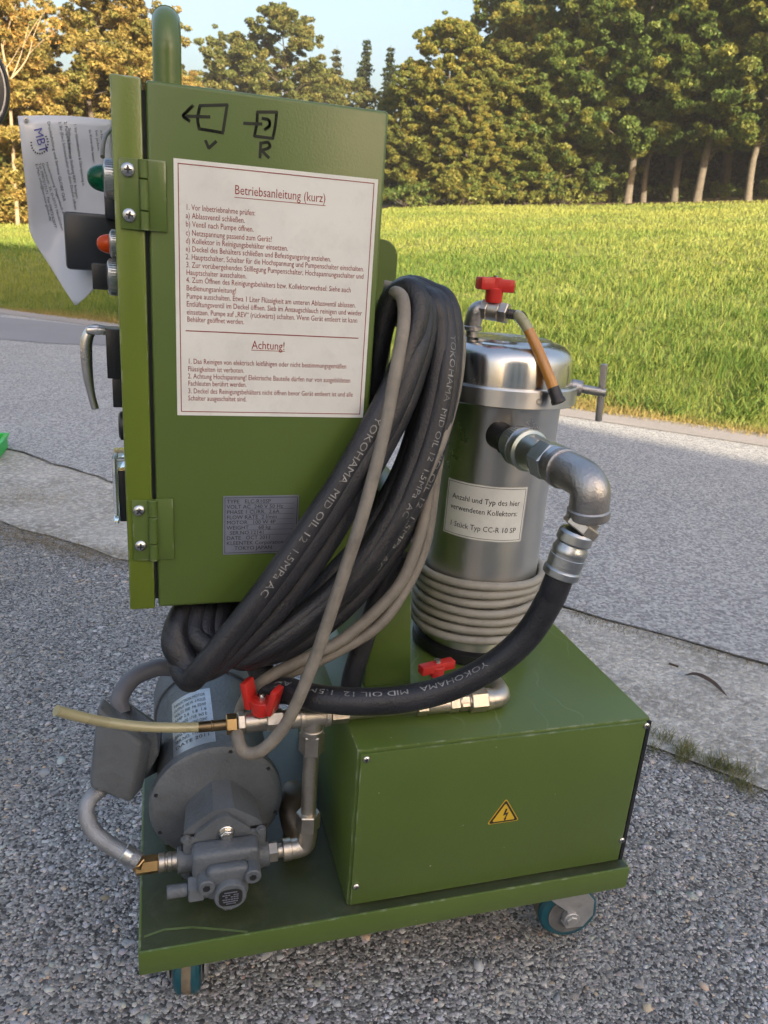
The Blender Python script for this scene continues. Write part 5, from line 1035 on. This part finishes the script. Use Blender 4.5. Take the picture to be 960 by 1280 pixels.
for i, (key, px, D, H) in enumerate([('sp', 570, 70, 14), ('gb1', 600, 70, 16), ('sp', 632, 72, 18), ('gb1', 668, 70, 20), ('sp', 700, 70, 28), ('gb1', 745, 69, 27), ('sp', 775, 71, 30), ('gb3', 830, 68, 27), ('sp', 850, 72, 30), ('gb3', 900, 67, 27), ('sp', 925, 72, 30), ('gb3', 965, 66, 27), ('sp', 1000, 70, 30), ('gb2', 1040, 60, 27), ('gb1', 1090, 58, 26), ('sp', 720, 80, 32), ('sp', 800, 82, 33), ('sp', 880, 82, 33), ('sp', 960, 82, 33), ('sp', 650, 82, 21), ('sp', 520, 84, 14), ('gb3', 760, 76, 30), ('gb3', 850, 78, 31), ('gb3', 940, 77, 31), ('gb2', 1010, 77, 30), ('sp', 1060, 74, 31), ('sp', 1130, 70, 31), ('sh2', 745, 74, 5), ('sh2', 785, 76, 5), ('sh2', 815, 75, 5), ('sh2', 855, 76, 5), ('sh2', 890, 75, 5), ('sh2', 925, 76, 5), ('sh2', 965, 75, 5)]):
    r_ = place(key, px, D, None, H, 'dark spruce standing deep in the forest behind the leafy edge' if key == 'sp' else 'shaded bush deep in the forest behind the bare trunks' if key == 'sh2' else 'shaded beech standing inside the forest behind the leafy edge', FB)
for key, px, D, H, lab in (('sh2', 512, 57, 2.2, 'low green bush at the left foot of the golden beech, nearest the cabinet'), ('sh1', 566, 57, 3.0, 'yellow green bush below the right side of the golden beech'), ('sh2', 655, 58, 2.6, 'dark green bush in the gap right of the yellow green beech'), ('sh1', 706, 58, 2.8, 'leafy bush left of the lower beech in the middle of the edge'), ('sh2', 752, 60, 1.9, 'low bush just left of the leftmost bare trunk'), ('sh2', 836, 62, 2.0, 'dark bush between the second and third bare trunk'), ('sh2', 900, 61, 1.6, 'low bush between the two rightmost bare trunks'), ('sh2', 962, 60, 1.6, 'low bush at the right edge of the photo')):
    place(key, px, D, None, H, lab, 'undergrowth bushes at the forest edge')
# across the road on the left
for key, px, D, top, lab in (
 ('gld', -25, 42, -60, 'golden orange tree cut by the left edge behind the round mirror'), ('gld2', 25, 47, -10, 'thin golden tree with bare pale branches near the left edge'),
 ('gld', 60, 50, 75, 'bushy golden tree behind the laminated sheet'), ('gld2', 128, 46, -50, 'tall slender yellow tree left of the push handle'), ('gld2', 165, 48, -25, 'yellow tree right behind the push handle'),
 ('gld', 110, 50, 88, 'rounded golden tree below the tall slender yellow one'), ('gld', 185, 52, 70, 'golden tree hidden partly by the push handle'), ('gld', 232, 58, 100, 'pale golden tree right of the push handle')):
    place(key, px, D, top, None, lab, LT)
for px, D, H, lab in ((0, 44, 4.2, 'golden bush at the left edge below the round mirror'), (40, 43, 3.6, 'golden bush seen just left of the laminated sheet'), (85, 45, 4.4, 'golden bush hidden behind the laminated sheet'), (130, 46, 3.8, 'golden bush behind the cabinet door'), (-40, 42, 4, 'golden bush beyond the left edge of the photo')): place('sh3', px, D, None, H, lab, 'golden bushes on the left')
for key, px, D, top, lab in (
 ('olv', 214, 95, 70, 'pale olive tree low behind the push handle'), ('olv', 268, 92, 78, 'low olive tree above the marker drawings'), ('olv', 300, 88, 46, 'round olive tree left of the taller one above the cabinet'),
 ('olv', 352, 86, 18, 'tallest round olive tree above the cabinet'), ('pn', 412, 96, 56, 'thin grey green conifer above the cabinet, left of the dark one'), ('sp', 447, 94, 46, 'dark conifer between the thin one and the forest'), ('olv', 385, 96, 85, 'small olive tree between the round tree and the conifers'), ('olv', 430, 92, 100, 'low olive tree at the foot of the conifers'), ('sp', 475, 88, 55, 'dark spruce at the left shoulder of the forest')):
    place(key, px, D, top, None, lab, MT)
# bare pale birch branches at the left edge
BI = thing('birch_tree', (0, 0, 0), 'pale birch with nearly bare forked branches at the left edge', 'tree')
d0 = lambda px, py, D: (lambda d: CAM + d * (D / math.hypot(d.x, d.y)))(CF * FPX + CR * (px - 480) - CU * (py - 640))
b = MB()
for pl, r in (([(22, 275), (17, 200), (11, 110), (3, 60), (-4, 10)], .16), ([(11, 105), (22, 80), (30, 55), (36, 30)], .06), ([(12, 100), (26, 85), (36, 68), (42, 45), (52, 20)], .07), ([(8, 85), (18, 70), (28, 52)], .04), ([(3, 60), (12, 30), (20, 5)], .05), ([(36, 68), (52, 52), (70, 40)], .03), ([(30, 55), (44, 30), (60, 10)], .03)):
    sp = spline([d0(*q, 40) for q in pl], 4); b.tube(sp, [.6 * r * (1 - .75 * i / len(sp)) for i in range(len(sp))], 7)
gz = d0(22, 280, 40); b.tube([V(gz.x, gz.y, tz(gz.x, gz.y) - .2), d0(22, 275, 40)], .10, 7); P_('trunk', b, M_birch, BI, 60)
cl = [(tuple(d0(x_, y_, 40 + RNG.normal(0, .8))), RNG.uniform(.5, .9), 0) for x_, y_ in ((-5, 30), (12, 45), (25, 20), (40, 50), (55, 25), (0, 80), (30, 70), (62, 45), (15, 5), (45, 5))]
vv, ff, tt = crown_arrays(cl, 60, .13, [(.34, .19, .05), (.42, .24, .06), (.30, .2, .06)]); np_mesh('crown', vv, ff, tt, M_leaf, BI)
# forest floor
fp = []
ff_ = MB()
fl_ = [d0(px, 262, D) for px, D in ((470, 57), (540, 56), (620, 55), (700, 55), (800, 55), (900, 53), (1000, 53), (1150, 50))]; fb_ = [d0(px, 262, 95) for px in (470, 540, 620, 700, 800, 900, 1000, 1150)]
for i in range(7):
    for k in range(6):
        c = lambda j, t: (lambda p: V(p.x, p.y, tz(p.x, p.y) + .03))(fl_[j].lerp(fb_[j], t))
        ff_.quad(c(i, k / 6), c(i + 1, k / 6), c(i + 1, (k + 1) / 6), c(i, (k + 1) / 6))
ff_.build('forest_floor', ground_mat('leaf_litter', (.05, .035, .02), (.085, .055, .03), (.11, .075, .04), 1.5, 12, .6, 20), smooth=False)['kind'] = 'structure'

# grass
def blades(name, x, y, h, wd, lean, tone, label, flat=0.0):
    n = len(x); a = RNG.uniform(0, 6.283, n); z = terrain(x, y) - .012
    fx, fy = np.cos(a), np.sin(a); b_ = RNG.uniform(0, 6.283, n); lx, ly = np.cos(b_) * lean * h, np.sin(b_) * lean * h
    P = np.zeros((n, 6, 3)); hz = h * np.sqrt(np.maximum(.03, 1 - np.minimum(lean, .98) ** 2))
    for i, (t, w_) in enumerate(((0, 1), (.55, .8), (1, .12))):
        cx = x + lx * t ** 1.6; cy = y + ly * t ** 1.6; cz = z + hz * t ** .9
        P[:, 2 * i] = np.stack([cx - fx * wd * w_ * .5, cy - fy * wd * w_ * .5, cz], 1); P[:, 2 * i + 1] = np.stack([cx + fx * wd * w_ * .5, cy + fy * wd * w_ * .5, cz], 1)
    f = np.array([[0, 1, 3, 2], [2, 3, 5, 4]]); F_ = (f[None] + (np.arange(n) * 6)[:, None, None]).reshape(-1, 4)
    return tag(np_mesh(name, P.reshape(-1, 3), F_, np.repeat(tone, 2, 0), M_grass), label, kind='stuff')
n = 200000
azb = RNG.uniform(-16, 52, n); ed = np.interp(azb, AZS, EDG); s = (RNG.uniform(0, 1, n) ** 2.3) * 50 + RNG.uniform(-.16, .1, n)
keep = (azb > 15) | (azb < 0); azb, ed, s = azb[keep], ed[keep], s[keep]
a2 = np.concatenate([RNG.uniform(0, 15, 30000), RNG.uniform(-32, -16, 17000), RNG.uniform(52, 68, 17000)]); azb = np.concatenate([azb, a2]); ed = np.interp(azb, AZS, EDG); s = np.concatenate([s, (RNG.uniform(0, 1, len(a2)) ** 2.3) * 50 + RNG.uniform(-.16, .1, len(a2))]); r = ed + s
x = CAM.x + r * np.sin(np.radians(azb)); y = CAM.y + r * np.cos(np.radians(azb))
nz = .5 + .5 * np.sin(x * 2.1 + 3 * np.sin(y * .9)) * np.sin(y * 1.7 + 2 * np.sin(x * 1.3)); n2 = .5 + .5 * np.sin(x * .45 + 1.5 * np.sin(y * .3)) * np.sin(y * .37)
h = (.05 + .11 * nz * RNG.uniform(.3, 1, len(x))) * np.clip(.45 + s * .5, .45, 1.15) * RNG.uniform(.5, 1.35, len(x)) ; wd = .0034 + .0007 * s + .0004 * r
t = np.clip((.45 + RNG.normal(0, .32, len(x)) * np.clip(1.1 - s / 45, .4, 1)) + (n2 - .5) * .7 + (nz - .5) * -.35 + np.clip(s / 90, 0, .4), 0, 1)[:, None]
tone = np.array([[.070, .135, .022]]) * (1 - t) + np.array([[.215, .235, .052]]) * t
dry = np.clip(1 - s / (.25 + .5 * nz), 0, 1)[:, None] * RNG.uniform(.3, 1, (len(x), 1)); tone = tone * (1 - dry) + np.array([[.34, .235, .10]]) * dry
blades('grass', x, y, h, wd, RNG.uniform(.1, .8, len(x)), tone, 'long green and yellowing meadow grass beyond the road')
n = 34000
azb = RNG.uniform(15, 50, n); s = RNG.uniform(0, 1, n) ** 1.6 * 14 + .15; r = np.interp(azb, AZS, EDG) + s; x = CAM.x + r * np.sin(np.radians(azb)); y = CAM.y + r * np.cos(np.radians(azb))
cl_ = np.sin(x * 3.1 + 2 * np.sin(y * 2.3)) * np.sin(y * 2.9 + 2 * np.sin(x * 1.9)) + .5 * np.sin(x * 7.7) * np.sin(y * 8.3); k = cl_ > .12; x, y, s = x[k], y[k], s[k]; t = RNG.uniform(0, 1, (len(x), 1))
blades('meadow_weeds', x, y, RNG.uniform(.05, .13, len(x)), .009 + .0008 * s + RNG.uniform(0, .006, len(x)), RNG.uniform(.5, .95, len(x)), np.array([[.06, .125, .022]]) * (1 - t) + np.array([[.15, .19, .04]]) * t, 'broad leaved weeds in clumps among the meadow grass')
# tufts at the gutter on the right, straw on the left, dry weeds in the crack
def seg(a, b, n, sd): t = RNG.uniform(0, 1, n); return a[0] + (b[0] - a[0]) * t + RNG.normal(0, sd, n), a[1] + (b[1] - a[1]) * t + RNG.normal(0, sd, n)
ga = at(800, 919, 'z', 0); gb_ = at(985, 990, 'z', 0)
x, y = seg(ga, gb_, 5200, .024); k = (np.sin(x * 61 + 2 * np.sin(y * 40)) * np.sin(y * 53) + RNG.normal(0, .35, len(x))) > .32; x, y = x[k], y[k]; t = RNG.uniform(0, 1, (len(x), 1)); blades('verge_grass', x, y, RNG.uniform(.010, .046, len(x)), np.full(len(x), .0013), RNG.uniform(.3, .97, len(x)), np.array([[.11, .15, .045]]) * (1 - t) + np.array([[.30, .26, .14]]) * t, 'short grass growing along the gutter edge on the right')
x1_, y1_ = seg(at(-30, 610, 'z', 0), at(70, 630, 'z', 0), 900, .05); x2_, y2_ = seg(at(-30, 655, 'z', 0), at(165, 700, 'z', 0), 1500, .035); x = np.concatenate([x1_, x2_]); y = np.concatenate([y1_, y2_]); t = RNG.uniform(0, 1, (len(x), 1))
blades('dry_straw', x, y, RNG.uniform(.02, .07, len(x)), np.full(len(x), .0016), RNG.uniform(.93, .99, len(x)), np.array([[.22, .16, .08]]) * (1 - t) + np.array([[.36, .29, .17]]) * t, 'dry straw lying on the gutter at the left')
x, y = seg(at(690, 755, 'z', 0), at(770, 785, 'z', 0), 420, .02); xb, yb = seg(at(770, 785, 'z', 0), at(985, 840, 'z', 0), 420, .012); x = np.concatenate([x, xb]); y = np.concatenate([y, yb]); t = RNG.uniform(0, 1, (len(x), 1))
blades('dry_weeds', x, y, RNG.uniform(.008, .03, len(x)), np.full(len(x), .0014), RNG.uniform(.3, .95, len(x)), np.array([[.10, .10, .04]]) * (1 - t) + np.array([[.30, .24, .13]]) * t, 'dry weeds in the crack between road and gutter')
# fallen leaf and twig on the gutter
lp = [at(*q, 'z', .004) for q in ((855, 845), (870, 846), (890, 855), (908, 870))]
b = MB(); sp = spline([p + V(0, 0, z) for p, z in zip(lp, (.002, .008, .006, .001))], 4); prev = None
for i, p in enumerate(sp):
    a = sp[max(0, i - 1)]; q = sp[min(len(sp) - 1, i + 1)]; d = (q - a).normalized(); nn = V(-d.y, d.x, .3).normalized() * (.0065 * math.sin(math.pi * (i + .4) / (len(sp) + .2))); v = [b.bm.verts.new(p - nn), b.bm.verts.new(p + nn)]
    if prev: b.bm.faces.new((prev[0], prev[1], v[1], v[0]))
    prev = v
tag(b.build('fallen_leaf', mat('dead_leaf', (.05, .03, .018), .7, 0, .3, 60)), 'dark curled dead leaf lying on the gutter at the right', 'leaf')
lp = [at(*q, 'z', -.001) for q in ((836, 829), (842, 831), (848, 833))]
b = MB(); b.tube(spline(lp, 3), .0028, 6); tag(b.build('twig', M_barkd), 'short dark twig on the gutter left of the curled leaf', 'twig')
hm = bpy.data.materials.new('haze'); hm.use_nodes = True; N, L = nodes_of(hm); N.remove(N['Principled BSDF']); pv = N.new('ShaderNodeVolumePrincipled'); pv.inputs['Color'].default_value = (.92, .94, 1, 1); pv.inputs['Density'].default_value = .0005; pv.inputs['Anisotropy'].default_value = .2; L.new(pv.outputs[0], N['Material Output'].inputs['Volume'])
b = MB(); b.span((-190, -60, -1.02), (210, 215, 48)); hz = b.build('haze', hm, smooth=False); hz['kind'] = 'stuff'
